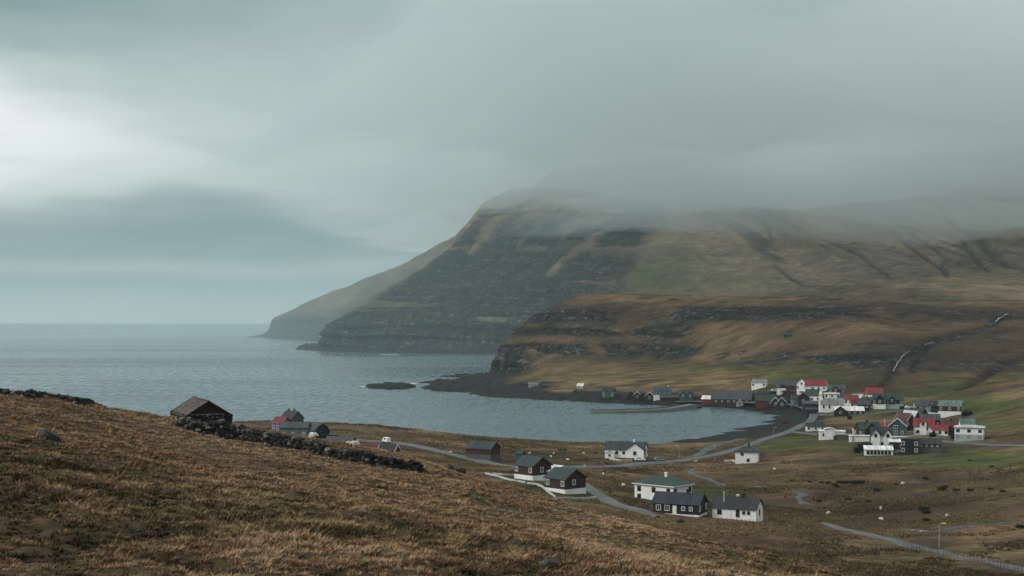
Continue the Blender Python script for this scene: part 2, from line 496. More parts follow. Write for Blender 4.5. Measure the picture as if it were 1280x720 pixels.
GOLD = [(760,478,140,9,1.0),(880,478,70,8,1.0),(690,490,40,4,.9),(560,548,60,5,.8),(620,560,70,3.5,.7),(700,561,60,3,.6),(520,556,60,4,.5),(800,591,70,4,.6),(900,588,60,3,.5),(1060,577,90,4,.45),(1000,566,60,4,.5),(880,555,22,3,.7),(1040,531,60,4,.6),(990,516,12,5,.6),(1010,700,120,10,.5),(1230,690,60,8,.4),(1120,590,100,4,.4)]
GP = np.stack([GX, GY, GZ], -1)
gpx, gpy = proj(GP)
gnz = fbm(GX / 40, GY / 40, octaves=4)
ggreen = np.clip(zones(gpx, gpy, GREEN) * (1 + .6 * gnz), 0, 1)
gheath = np.clip(zones(gpx, gpy, HEATH) * (1 + .8 * gnz), 0, 1)
ground = grid_mesh('ground', GP, TERR, dict(green=ggreen, heath=gheath, shore=shore_a, rock=np.zeros_like(GX), gold=np.clip(zones(gpx, gpy, GOLD) * (1 + .8 * gnz), 0, 1)))
tag(ground, kind='structure')


def gz(X, Y):
    """height of the ground sheet"""
    u = (np.clip(640 + F * np.asarray(X) / np.asarray(Y), GPX[0], GPX[-1] - .01) - GPX[0]) / (GPX[1] - GPX[0])
    v = np.log(np.clip(np.asarray(Y), GD[0], GD[-1] * .999) / GD[0]) / np.log(GD[1] / GD[0])
    i, j = np.floor(v).astype(int), np.floor(u).astype(int); fv, fu = v - i, u - j
    i = np.clip(i, 0, len(GD) - 2); j = np.clip(j, 0, len(GPX) - 2)
    return (GS[i, j] * (1 - fv) * (1 - fu) + GS[i, j + 1] * (1 - fv) * fu + GS[i + 1, j] * fv * (1 - fu) + GS[i + 1, j + 1] * fv * fu)


DD = np.geomspace(200, 1750, 4000)


def at(px, py, off=0.0):
    """the ground point seen at a photo pixel"""
    X = (px - 640) / F * DD; Z = gz(X, DD) + off
    q = PY0 - F * (Z - CAMZ) / DD
    k = np.argmax(q <= py)
    return Vector((X[k], DD[k], float(gz(X[k], DD[k]))))

# ------------------------------------------------------------------ hillside: the plateau with its terraces behind the village
def cols_to_ctrl(cols):
    return np.array([W([p[0] for p in c], [p[1] for p in c], [p[2] for p in c]) for c in cols])


HB = [
 [(617,468,1560),(616,459,1562),(618,450,1566),(622,441,1572),(640,419,1600),(662,400,1625),(693,383,1650),(718,373.5,1690)],
 [(645,474,1490),(645,463,1505),(647,452,1512),(650,442,1530),(664,424,1560),(688,402,1590),(718,380,1630),(745,369.5,1680)],
 [(690,480,1240),(692,463,1400),(694,452,1455),(700,441,1490),(712,425,1520),(730,404,1560),(756,379,1610),(780,368.5,1660)],
 [(800,476,1120),(800,459,1350),(800,450,1420),(800,440,1470),(800,425,1505),(800,405,1545),(802,383,1590),(806,369,1650)],
 [(900,478,1010),(900,462,1200),(900,451,1290),(900,438,1350),(900,422,1395),(900,403,1450),(900,385,1510),(900,371,1590)],
 [(1000,480,925),(1000,464,1045),(1000,450,1140),(1000,436,1210),(1000,420,1270),(1000,402,1330),(1000,387,1410),(1000,374,1510)],
 [(1100,494,830),(1100,476,920),(1100,456,1020),(1100,438,1100),(1100,420,1170),(1100,402,1250),(1100,388,1340),(1100,376,1460)],
 [(1200,506,780),(1200,483,890),(1200,460,1000),(1200,440,1090),(1200,420,1170),(1200,402,1250),(1200,388,1330),(1200,377,1430)],
 [(1300,508,760),(1300,483,870),(1300,460,970),(1300,440,1060),(1300,420,1140),(1300,402,1210),(1300,388,1290),(1300,377,1390)],
 [(1620,525,660),(1620,492,800),(1620,465,900),(1620,440,980),(1620,420,1050),(1620,400,1130),(1620,385,1220),(1620,372,1350)],
]
ctrl = cols_to_ctrl(HB)
b1 = ctrl[:, -1:] + np.array([0, 0, 3.0]); b1[..., :2] *= 1.12
b2 = ctrl[:, -1:] * 1.0; b2[..., :2] *= 1.30; b2[..., 2] += 3
b3 = ctrl[:, -1:] * 1.0; b3[..., :2] *= 1.55; b3[..., 2] = 20
ctrl = np.concatenate([ctrl, b1, b2, b3], 1)
bk = ctrl[:1].copy(); bk[..., :2] *= 1.20; bk[..., 0] += 60; bk[..., 2] = bk[..., 2] * .93 - 3
bk0 = ctrl[:1].copy(); bk0[..., :2] *= 1.45; bk0[..., 0] += 160; bk0[..., 2] = bk0[..., 2] * .6 - 6
ctrl = np.concatenate([bk0, bk, ctrl], 0)
NCB, NRB = 900, 330
HP = loft(ctrl, NCB, NRB, cw=[.25, .35, .5, .7, 1, 1, 1, 1, 1, 1, 2.0], rw=[1.5, 1.1, 1.1, 1.4, 1.6, 1.6, 1.3, .6, .35, .25])
CIDX = pchip(np.concatenate([[0], np.cumsum([.25, .35, .5, .7, 1, 1, 1, 1, 1, 1, 2.0])]), np.arange(12.), np.linspace(0, 10.3, NCB))
toe = np.linspace(0, 1, NRB)[:, None]
HP[..., 2] = np.where(toe < .075, np.minimum(HP[..., 2], (gz(HP[..., 0], HP[..., 1]) - .9) * (1 - sstep(.02, .075, toe)) + HP[..., 2] * sstep(.02, .075, toe)), HP[..., 2])
N = gnormal(HP)
X, Y, Z = HP[..., 0], HP[..., 1], HP[..., 2]
hpx, hpy = proj(HP)
# rock: terraces of basalt that break the slope; strongest over the point
zj = Z + 5 * fbm(X / 130, Y / 130, octaves=3)
tip = np.exp(-((hpx - 628) / 34) ** 2) * sstep(470, 462, hpy) * sstep(425, 446, hpy)
band = lambda c, w: np.exp(-((zj - c) / w) ** 2)
fade = 1 - sstep(1000, 1260, hpx) * .5
rock = 1.2 * (band(64, 9) + .9 * band(46, 6) + .95 * band(28, 7)) * sstep(-.20, .12, .55 * fbm(X / 22, Y / 40, Z / 9, octaves=4) + fbm(X / 70, Y / 120, Z / 40, octaves=4)) * fade
rock = np.clip(np.maximum(rock, tip * 1.3), 0, 1) * (1 - sstep(0, 1, (Y - 1700) / 200))
front = (1 - np.clip((np.linspace(0, 1, NRB)[:, None] - .80) / .1, 0, 1))
g1 = ridged((X + 0.55 * Y) / 70, Z / 90 + Y / 400) * 2.0
dsp = 2.2 * fbm(X / 60, Y / 60, Z / 40, octaves=5) + .7 * fbm(X / 12, Y / 12, Z / 8, octaves=3) + (g1 - 1) * 1.5 * sstep(760, 1000, hpx)
crag = fbm(X / 9, Y / 16, Z / 22, octaves=4) * 3.2 + 2.0 * np.abs(vnoise(X / 4.5, Y / 9, Z / 14)) 
stepw = (zj / 7.5) % 1.0
ter = (sstep(.0, .35, stepw) - stepw) * 6.5
HP = HP + N * (dsp * (1 + 0 * rock))[..., None] + (N * np.array([1, 1, .15])) * (rock * (crag * (1 + .8 * tip) + ter * (1 - .9 * tip)))[..., None]
# gullies of the two burns on the right
def gully(P, line, wid, dep):
    px, py = proj(P); o = np.zeros_like(px)
    w1 = fbm(P[..., 0] / 60, P[..., 2] / 40, octaves=4); px = px + wid * 1.3 * w1; py = py + wid * 1.0 * fbm(P[..., 0] / 45 + 7, P[..., 2] / 45, octaves=4); wid = wid * (1 + .9 * vnoise(P[..., 0] / 50, P[..., 2] / 35))
    for (a, b) in zip(line[:-1], line[1:]):
        ax, ay = a; bx, by = b; L2 = (bx - ax) ** 2 + (by - ay) ** 2
        t = np.clip(((px - ax) * (bx - ax) + (py - ay) * (by - ay)) / L2, 0, 1)
        dd = np.hypot(px - ax - t * (bx - ax), (py - ay - t * (by - ay)) * 1.6)
        o = np.maximum(o, np.exp(-(dd / np.maximum(wid, 1.2)) ** 2))
    P[..., 2] -= o * dep
    return o


BURN = [(1262,392),(1246,400),(1232,408),(1205,417),(1170,427),(1150,434),(1133,442),(1122,452),(1113,466),(1104,477),(1092,486)]
gl = gully(HP, BURN, 6, 2.8)
gl2 = gully(HP, [(1290,442),(1255,456),(1225,472),(1200,487)], 4, 3.5)
gl3 = gully(HP, [(1160,437),(1150,450),(1142,462)], 4, 2.5)
hb_heath = np.clip(zones(hpx, hpy, [(1150,440,130,30,.8),(1040,432,120,22,.6),(1240,420,90,22,.75),(880,395,150,12,.45),(960,452,60,8,.5),(1090,478,40,12,.7),(820,440,70,9,.6),(730,444,50,6,.6),(1100,395,160,10,.35)]) * (1 + .8 * fbm(X / 50, Y / 90, octaves=4)) + .9 * np.maximum(np.maximum(gl, gl2), gl3 * .8), 0, 1)
hb_heath = np.clip(hb_heath + .45 * sstep(.1, .5, fbm((X + .5 * Y) / 60, Z / 22, octaves=4)), 0, 1)
hb_green = np.clip(zones(hpx, hpy, [(1015,470,85,20,1.0),(720,466,60,7,.6),(880,460,90,7,.5),(1200,490,120,16,.8),(1290,490,60,22,.7),(985,420,22,4,.6),(760,452,40,5,.4)]) * (1 + .7 * fbm(X / 40, Y / 40, octaves=3)), 0, 1) * (1 - zones(hpx, hpy, [(1066,462,14,9,.9)]))
rocky = np.clip(np.maximum(rock, .75 * np.maximum(gl * sstep(470, 440, hpy), gl3)), 0, 1)
hb_gold = np.clip(zones(hpx, hpy, [(760,470,130,10,.9),(880,470,80,8,.8),(1066,462,14,9,1.0),(690,400,40,7,.6),(800,374,130,4,.9),(700,432,60,6,.8),(780,415,120,5,.45),(960,378,160,3,.6),(1150,384,160,3,.4),(850,446,80,5,.4),(1000,462,60,6,.3)]) * (1 + .9 * fbm(X / 45, Y / 45, octaves=4)), 0, 1)
hillside = grid_mesh('hillside', HP, TERR, dict(gold=hb_gold, rock=rocky, heath=hb_heath, green=hb_green, shore=np.clip(zones(hpx, hpy, [(617,474,30,9,1.0),(650,476,26,7,.9)]) * sstep(466, 472, hpy), 0, 1)))
tag(hillside, kind='structure')

# the ground sheet passes below the hillside; things stand on whichever surface is seen
ax_, ay_ = proj(HP); sel = (np.linspace(0, 1, NRB)[:, None] > .05) & (HP[..., 1] < 1740) & (HP[..., 1] > 300)
ci = np.round((ax_ - GPX[0]) / (GPX[1] - GPX[0])).astype(int); ri = np.round(np.log(np.maximum(HP[..., 1], 1) / GD[0]) / np.log(GD[1] / GD[0])).astype(int)
sel &= (ci >= 0) & (ci < len(GPX)) & (ri >= 0) & (ri < len(GD))
hs, hn = np.zeros_like(GZ), np.zeros_like(GZ); np.add.at(hs, (ri[sel], ci[sel]), HP[..., 2][sel]); np.add.at(hn, (ri[sel], ci[sel]), 1)
for it in range(3):
    a = np.zeros_like(hs); b = np.zeros_like(hs)
    for dy in (-1, 0, 1):
        for dx in (-1, 0, 1):
            a += np.roll(np.roll(hs, dy, 0), dx, 1) * 1.0; b += np.roll(np.roll(hn, dy, 0), dx, 1) * 1.0
    fill = (hn == 0) & (b > 0); hs = np.where(fill, a / np.maximum(b, 1), hs); hn = np.where(fill, 1, hn)
hz = hs / np.maximum(hn, 1)
GS = np.where(hn > 0, hz, GZ)
GZ = np.where(hn > 0, np.minimum(GZ, hz - 1.3), GZ)
GP[..., 2] = GZ; ground.data.vertices.foreach_set('co', GP.reshape(-1).astype(np.float32)); ground.data.update()

# ------------------------------------------------------------------ the great mountain with its sea cliff
MC = [
 [(400,438.5,2660),(398,430,2675),(404,413,2690),(419,401,2710),(456,377,2760),(502,347,2830),(549,314,2900),(580,280,2980),(601,254,3040),(623,240,3090),(640,233,3180)],
 [(450,440.5,2520),(450,430,2545),(453,409,2562),(463,396,2600),(491,379,2640),(529,350,2720),(566,319,2810),(592,285,2910),(612,258,2990),(637,238,3070),(664,227,3180)],
 [(520,442,2440),(520,430,2490),(520,408,2510),(525,392,2550),(545,370,2600),(570,345,2680),(600,315,2780),(620,285,2880),(640,258,2970),(668,234,3060),(695,203,3170)],
 [(600,443,2400),(600,430,2455),(600,406,2480),(605,388,2520),(618,362,2580),(635,338,2660),(655,310,2760),(675,283,2860),(692,258,2950),(715,232,3050),(740,199,3160)],
 [(690,441,2370),(690,425,2440),(692,403,2465),(695,385,2500),(705,355,2560),(720,330,2640),(735,305,2740),(750,280,2840),(765,256,2930),(785,230,3030),(805,197,3140)],
 [(780,440,2330),(780,425,2390),(782,400,2418),(784,380,2450),(790,352,2510),(797,325,2600),(808,300,2715),(822,275,2830),(838,252,2920),(858,226,3030),(875,194,3140)],
 [(850,430,2180),(850,412,2230),(850,395,2260),(850,375,2300),(855,350,2400),(860,325,2520),(870,300,2650),(880,275,2780),(895,250,2900),(910,222,3020),(920,190,3150)],
 [(1000,430,1930),(1000,412,2000),(1000,395,2050),(1000,378,2100),(1000,355,2230),(1000,332,2380),(1000,308,2530),(1000,283,2680),(1000,258,2820),(1000,225,2980),(1000,188,3120)],
 [(1150,425,1740),(1150,408,1800),(1150,390,1860),(1150,369,1930),(1150,349,2070),(1150,330,2230),(1150,308,2400),(1150,285,2560),(1150,260,2720),(1150,225,2900),(1150,188,3060)],
 [(1280,422,1670),(1280,405,1740),(1280,388,1800),(1280,366,1880),(1280,347,2000),(1280,330,2150),(1280,308,2320),(1280,286,2480),(1280,262,2640),(1280,228,2820),(1280,188,3000)],
 [(1620,420,1500),(1620,405,1560),(1620,385,1620),(1620,362,1700),(1620,344,1820),(1620,326,1960),(1620,304,2120),(1620,282,2270),(1620,256,2420),(1620,220,2600),(1620,180,2780)],
]
ctrl = cols_to_ctrl(MC)
b1 = ctrl[:, -1:].copy(); b1[..., :2] *= 1.15; b1[..., 2] += 6
b2 = ctrl[:, -1:].copy(); b2[..., :2] *= 1.5; b2[..., 2] = 60
ctrl = np.concatenate([ctrl, b1, b2], 1)
bk = ctrl[:1].copy(); bk[..., :2] *= 1.12; bk[..., 0] += 40; bk[..., 2] = bk[..., 2] * .9 - 8
bk0 = ctrl[:1].copy(); bk0[..., :2] *= 1.30; bk0[..., 0] += 260; bk0[..., 2] = bk0[..., 2] * .75 - 30
ctrl = np.concatenate([bk0, bk, ctrl], 0)
cwm = [.25, .3, .5, .7, .8, .9, .9, .7, 1.3, 1.3, 1.2, 2.0]
NCM, NRM = 1000, 420
MP = loft(ctrl, NCM, NRM, cw=cwm, rw=[.7, 1.1, .9, 1, 1.1, 1.1, 1.1, 1, 1, .8, .3, .3])
cidx = pchip(np.concatenate([[0], np.cumsum(cwm)]), np.arange(13.), np.linspace(0, sum(cwm), NCM))[None, :]
N = gnormal(MP); X, Y, Z = MP[..., 0], MP[..., 1], MP[..., 2]
mpx, mpy = proj(MP)
cliff = sstep(1.7, 2.3, cidx) * (1 - sstep(6.55, 7.15, cidx + .35 * fbm(X / 160, Z / 120, octaves=4)))       # the sea face only
grassy = sstep(.02, .30, fbm((X * .8 - Z * 1.15) / 95, (X * .3 + Z) / 420, octaves=4) + (Z - 270) / 560 - .04)            # grass chutes falling to the left
lower = 1 - sstep(95, 175, Z + 30 * fbm(X / 150, Z / 90, octaves=3))
mrock = np.clip(cliff * np.maximum(lower, (1 - grassy) * .95), 0, 1)
mrock = mrock * (1 - .92 * np.exp(-((cidx - 2.05) / .38) ** 2) * sstep(402, 396, mpy))                                # grass spur along the skyline
mrock = np.maximum(mrock, .8 * sstep(.28, .55, fbm((X + .75 * Z) / 55, (Z - .5 * X) / 260, octaves=4)) * sstep(7.4, 8.6, cidx) * sstep(80, 130, Z) * .8)
mrock = mrock * (1 - .55 * sstep(.08, .50, fbm(X / 230, Z / 13, octaves=4)) * sstep(20, 60, Z) * (cidx < 7))
ch = ridged((X * .8 - Z * 1.1) / 120, (X * .3 + Z) / 500)
gr = ridged((X + .95 * Z) / 135, (Z - .7 * X) / 700)
right = sstep(7.2, 8.2, cidx)
dsp = 9 * fbm(X / 190, Y / 190, Z / 120, octaves=6) + 2.2 * fbm(X / 28, Y / 28, Z / 22, octaves=4)
dsp = dsp + cliff * 13 * (ch - .9) * sstep(60, 170, Z) + right * 10 * (gr - .9) * sstep(85, 160, Z) * sstep(420, 330, Z)
zj = Z + 9 * fbm(X / 260, Y / 260, octaves=3)
stw = (zj / 19.0 + .3 * vnoise(X / 200, Z / 80)) % 1.0
ter = (sstep(0, .38, stw) - stw) * 12 * (1 + .8 * vnoise(X / 90, Z / 30))
crag = 6.5 * ridged(X / 26, Z / 150, 4) + 5 * fbm(X / 20, Y / 30, Z / 30, octaves=4)
edge = sstep(0, 1, np.linspace(0, NRM, NRM)[:, None] / 10)
MP = MP + N * dsp[..., None] + N * np.array([1, 1, .1]) * (mrock * (ter + crag - 4) * cliff * edge)[..., None]
mgreen = np.clip(zones(mpx, mpy, [(815,345,55,24,.75),(830,325,60,20,.5),(900,355,80,14,.5),(450,390,60,60,.45),(560,330,60,50,.4),(650,280,90,40,.35)]) * (1 + .6 * fbm(X / 120, Z / 90, octaves=3)), 0, 1)
mheath = np.clip(.55 * sstep(.05, .5, fbm((X + .8 * Z) / 120, (Z - .6 * X) / 420, octaves=5)) * right + zones(mpx, mpy, [(1170,372,90,9,.55),(960,372,80,6,.4),(1240,290,40,26,.4)]), 0, 1)
mg = np.zeros_like(mpx)
for ln_, w_, d_ in (([(1114,287),(1145,312),(1162,324),(1184,341)], 3.2, 9), ([(1122,281),(1156,301),(1184,321),(1201,332)], 2.6, 8), ([(1173,262),(1190,279),(1227,296),(1233,308),(1260,327)], 4.5, 12), ([(1249,300),(1290,305)], 5, 8),
                    ([(920,226),(942,256),(957,276),(965,298)], 2.6, 6), ([(968,331),(988,348),(1003,356)], 2.4, 5), ([(860,246),(872,262),(884,272)], 4, 7), ([(1030,300),(1075,318),(1110,345)], 2.2, 5), ([(1205,300),(1222,325),(1236,338)], 2.6, 7),
                    ([(740,318),(700,350),(670,372)], 5, 8), ([(700,300),(660,330),(630,352)], 5, 9), ([(664,290),(625,322),(595,338)], 4, 7), ([(792,318),(778,345),(768,368)], 7, 8)):
    mg = np.maximum(mg, gully(MP, [(x + 6 * 0, y) for x, y in ln_], w_, d_))
mheath = np.clip(np.maximum(mheath, mg * .6), 0, 1); mrock = np.clip(np.maximum(mrock, .42 * mg), 0, 1)
ridge = np.zeros_like(mpx)
for ln_ in ([(805,264),(755,292),(720,318),(690,342)], [(700,262),(668,288),(650,306)], [(640,262),(612,290),(585,318)]):
    ridge = np.maximum(ridge, gully(MP, ln_, 7, -6))
mrock = mrock * (1 - .85 * ridge)
mountain = grid_mesh('mountain', MP, TERRF, dict(rock=mrock, green=mgreen, heath=mheath, shore=sstep(9, 4, MP[..., 2] + 4 * fbm(X / 30, Z / 9)) * .9))
tag(mountain, kind='structure')

# ------------------------------------------------------------------ far headland
FH = [[(308,421.6,4540),(309,421.0,4560),(311,420.6,4580),(313,420.6,4640)],
      [(322,421.9,4460),(323,420,4480),(325,418.5,4520),(328,417.5,4640)],
      [(331,422.2,4400),(331,417,4420),(333,413,4450),(336,410.5,4640)],
      [(335,422.8,4330),(335,412,4350),(337,402,4380),(342,397.5,4700)],
      [(352,424,4140),(351,410,4165),(352,399,4210),(362,388,4700)],
      [(375,425.5,3910),(374,411,3935),(376,396,3990),(396,372.5,4600)],
      [(400,427,3700),(400,412,3725),(404,392,3790),(430,360,4450)],
      [(440,429,3460),(440,412,3490),(450,385,3570),(478,341,4300)],
      [(500,431,3250),(500,412,3280),(512,370,3370),(538,311.5,4150)],
      [(590,432,3150),(590,410,3180),(600,350,3290),(630,268,4050)]]
ctrl = cols_to_ctrl(FH)
b1 = ctrl[:, -1:].copy(); b1[..., :2] *= 1.15; b1[..., 2] -= 20
b2 = ctrl[:, -1:].copy(); b2[..., :2] *= 1.35; b2[..., 2] = -6
ctrl = np.concatenate([ctrl, b1, b2], 1)
FP = loft(ctrl, 420, 200, cw=[.5, .4, .4, .6, .8, .8, 1, 1, 1], rw=[1, 1.2, 2, .5, .4])
N = gnormal(FP); X, Y, Z = FP[..., 0], FP[..., 1], FP[..., 2]
fpx, fpy = proj(FP)
fr = np.linspace(0, 1, 200)[:, None]
frock = np.clip(1 - sstep(.36, .60, fr + .16 * fbm(X / 120, Z / 60, octaves=4)), 0, 1) * np.ones_like(X)
dsp = (9 * fbm(X / 150, Y / 200, Z / 90, octaves=6) + 10 * (ridged((X + .4 * Y) / 130, Z / 300) - .9)) * sstep(2, 40, Z)
FP = FP + N * dsp[..., None] + N * np.array([1, 1, .1]) * (frock * (6 * ridged(X / 40, Z / 200) - 4) * sstep(4, 20, Z))[..., None]
headland = grid_mesh('headland', FP, TERRF, dict(rock=frock, green=np.full_like(X, .25), heath=np.clip(.55 + .9 * fbm(X / 90, Z / 60, octaves=4), 0, 1), shore=sstep(7, 3, Z)))
tag(headland, kind='structure')


# ------------------------------------------------------------------ reefs and skerries
def skerry(name, px0, px1, py0, py1, h, seed, label):
    u, v = np.meshgrid(np.linspace(-1, 1, 160), np.linspace(-1, 1, 70))
    pxm, pym = (px0 + px1) / 2, (py0 + py1) / 2
    dN = CAMZ * F / (py1 - PY0); dFar = CAMZ * F / (py0 - PY0)
    d = (dN + dFar) / 2 + v * (dFar - dN) / 2 * 1.15
    X = ((pxm - 640) + u * (px1 - px0) / 2 * 1.1) / F * d
    rr = np.sqrt(u * u + v * v) + .28 * fbm(u * 3 + seed, v * 3, octaves=4)
    Z = (1 - sstep(.45, .95, rr)) * h * (1 + .9 * fbm(X / 7, d / 12 + seed, octaves=4)) + .5 - 2.5 * sstep(.6, 1.05, rr)
    o = grid_mesh(name, np.stack([X, d, Z], -1), TERR, dict(shore=np.ones_like(X), rock=np.zeros_like(X), green=np.zeros_like(X), heath=np.zeros_like(X)))
    tag(o, label, 'rock')


skerry('skerry', 453, 526, 480.5, 487.2, 1.9, 3.1, 'long low black skerry lying alone in the water off the point')
skerry('rock_shelf', 366, 425, 434.3, 438.5, 7, 8.3, 'dark rock shelf running out from the foot of the sea cliff')

# ------------------------------------------------------------------ water
def water_mat():
    m, k, b = new_mat('sea water')
    co = k.coord()
    n1 = k.noise(k.coord((.6, 1, 1)), .22, 5, .62)
    n2 = k.noise(k.coord((.5, 1, 1)), .035, 4, .6)
    streak = k.noise(k.coord((.0009, .0035, 1)), 1.0, 5, .6, .4)
    b.inputs['Base Color'].default_value = (.018, .052, .060, 1)
    k.l.new(k.ramp(streak, [(.35, (.050, .094, .112)), (.65, (.075, .120, .138))]), b.inputs['Base Color'])
    b.inputs['IOR'].default_value = 1.333
    rip = k.noise(k.coord((.20, .045, 1)), 1.0, 4, .7)
    k.l.new(k.m('ADD', k.rng(streak, .35, .65, .10, .26), k.rng(rip, .38, .64, 0.0, .22)), b.inputs['Roughness'])
    bp = k.new('ShaderNodeBump'); bp.inputs['Strength'].default_value = .22; bp.inputs['Distance'].default_value = 1.2
    k.l.new(k.m('ADD', k.m('MULTIPLY', n1, .55), k.m('ADD', k.m('MULTIPLY', n2, 1.6), k.m('MULTIPLY', rip, .6))), bp.inputs['Height']); k.l.new(bp.outputs[0], b.inputs['Normal'])
    return m


def surf(px0, px1, py, seed):
    d = CAMZ * F / (py - PY0); u, v_ = np.meshgrid(np.linspace(-1, 1, 40), np.linspace(-1, 1, 8))
    wob = .35 * vnoise(u * 4 + seed, u * 0); half = .55 * (1 - u * u) * (1 + .5 * vnoise(u * 6, u * 0 + seed))
    X = ((px0 + px1) / 2 - 640 + u * (px1 - px0) / 2) / F * d; Y = d + (v_ * half + wob) * d * .010
    o = grid_mesh('surf', np.stack([X, Y, .12 + 0 * X], -1), paint('sea foam', (.70, .73, .73), .8, .5, .5, False)); tag(o, 'thin white surf breaking on the rocks', 'surf', kind='stuff')


surf(506, 524, 479.6, 1.0); surf(449, 457, 483.5, 2.0); surf(341, 352, 430.6, 3.0); surf(360, 372, 438.6, 4.0); surf(470, 500, 443.5, 5.0)
SEAD = 18000.0
wx = np.concatenate([-np.geomspace(30000, 20, 60), np.geomspace(20, 30000, 60)])
wy = np.concatenate([np.linspace(-300, 100, 6), np.geomspace(150, SEAD, 90)])
u, v = np.meshgrid(wx * .55, wy)
water = grid_mesh('water', np.stack([u, v, np.zeros_like(u)], -1), water_mat())
tag(water, kind='structure')

# ------------------------------------------------------------------ foreground hill
CR = np.array([(-260,474,140),(0,490.5,150),(60,497,155),(125,508,162),(205,521,178),(250,528,190),(300,535,195),(340,539,198),(400,550,200),(450,559,200),(500,569,195),(530,577,190),(560,587,185),(600,599,178),
      (650,612,168),(700,630,160),(760,646,150),(800,658,142),(850,671,133),(900,684,125),(1000,706,108),(1060,721,100),(1300,800,85),(1500,880,78)], float)
CR[1:3, 1] += 1.5
KEY = [-260, 0, 300, 560, 760, 900, 1060, 1300, 1500]
ROWS = [  # nearer rows: (y, d) per key column
 [(1500,13)] * 9,
 [(1000,24)] * 9,
 [(760,43),(760,45),(760,47),(762,48),(765,50),(768,53),(800,50),(920,46),(1000,44)],
 [(640,62),(640,65),(650,75),(692,68),(722,64),(738,69),(770,64),(870,58),(950,54)],
 [(560,88),(560,95),(582,120),(632,110),(682,96),(710,93),(746,80),(830,72),(910,66)],
]
fpxs = np.linspace(-260, 1500, 60)
rows = []
for r in ROWS:
    r = np.array(r, float); rows.append(W(fpxs, pchip(KEY, r[:, 0], fpxs), pchip(KEY, r[:, 1], fpxs)))
cy, cdp = pchip(CR[:, 0], CR[:, 1], fpxs), pchip(CR[:, 0], CR[:, 2], fpxs)
cr = W(fpxs, cy, cdp); rows.append(cr)
for dd, dz in ((14, -3.0), (45, -15), (120, -45)):
    q = cr.copy(); f = (cdp + dd) / cdp; q[:, 0] *= f; q[:, 1] *= f; q[:, 2] = np.maximum(q[:, 2] + dz, -3 if dd == 120 else 6); rows.append(q)
FG = loft(np.array(rows).transpose(1, 0, 2), 880, 470, rw=[.5, .7, 1.2, 1.4, 1.5, .4, .35, .3])
NRF = 470
N = gnormal(FG); X, Y, Z = FG[..., 0], FG[..., 1], FG[..., 2]
humm = .38 * fbm(X / 5.5, Y / 5.5, octaves=3) + .34 * fbm(X / 1.5, Y / 1.9, octaves=3) + .05 * fbm(X / .35, Y / .35, octaves=2)
FG[..., 2] += humm * (1 - .55 * sstep(110, 160, Y))
fgx, fgy = proj(FG)


def fg_mat():
    m, k, b = new_mat('tussock turf')
    co = k.coord()
    a = k.noise(co, .045, 4, .6); c1 = k.noise(co, .9, 5, .65); c2 = k.noise(co, 7.0, 3, .7)
    f = k.m('ADD', k.m('MULTIPLY', a, .35), k.m('ADD', k.m('MULTIPLY', c1, .4), k.m('MULTIPLY', c2, .25)))
    c = k.ramp(f, [(.32, (.014, .012, .006)), (.45, (.034, .026, .013)), (.55, (.075, .052, .028)), (.68, (.13, .088, .048))])
    g = k.ramp(c1, [(.35, (.012, .016, .005)), (.65, (.040, .044, .012))])
    c = k.mix(k.m('MULTIPLY', k.rng(k.noise(co, .12, 4, .6), .50, .64), .7), c, g)
    k.l.new(c, b.inputs['Base Color']); b.inputs['Roughness'].default_value = .95; b.inputs['Specular IOR Level'].default_value = .15
    bp = k.new('ShaderNodeBump'); bp.inputs['Strength'].default_value = .9; bp.inputs['Distance'].default_value = .25
    k.l.new(k.m('ADD', c1, k.m('MULTIPLY', c2, .5)), bp.inputs['Height']); k.l.new(bp.outputs[0], b.inputs['Normal'])
    return m


fore = grid_mesh('foreground_hill', FG, fg_mat()); tag(fore, kind='structure')
vis = FG[:int(NRF * .88)]; vpx, vpy = proj(vis)


def at_f(px, py, ymin=0):
    """point of the foreground hill seen at a photo pixel"""
    e = (vpx - px) ** 2 + (vpy - py) ** 2
    i = np.unravel_index(np.argmin(e), e.shape)
    return Vector(vis[i])


def zf(X, Y):
    """height of the foreground hill near a point"""
    px = 640 + F * X / Y
    j = int(np.clip(round((px + 260) / 1760 * 879), 0, 879))
    return float(np.interp(Y, FG[:, j, 1], FG[:, j, 2]))


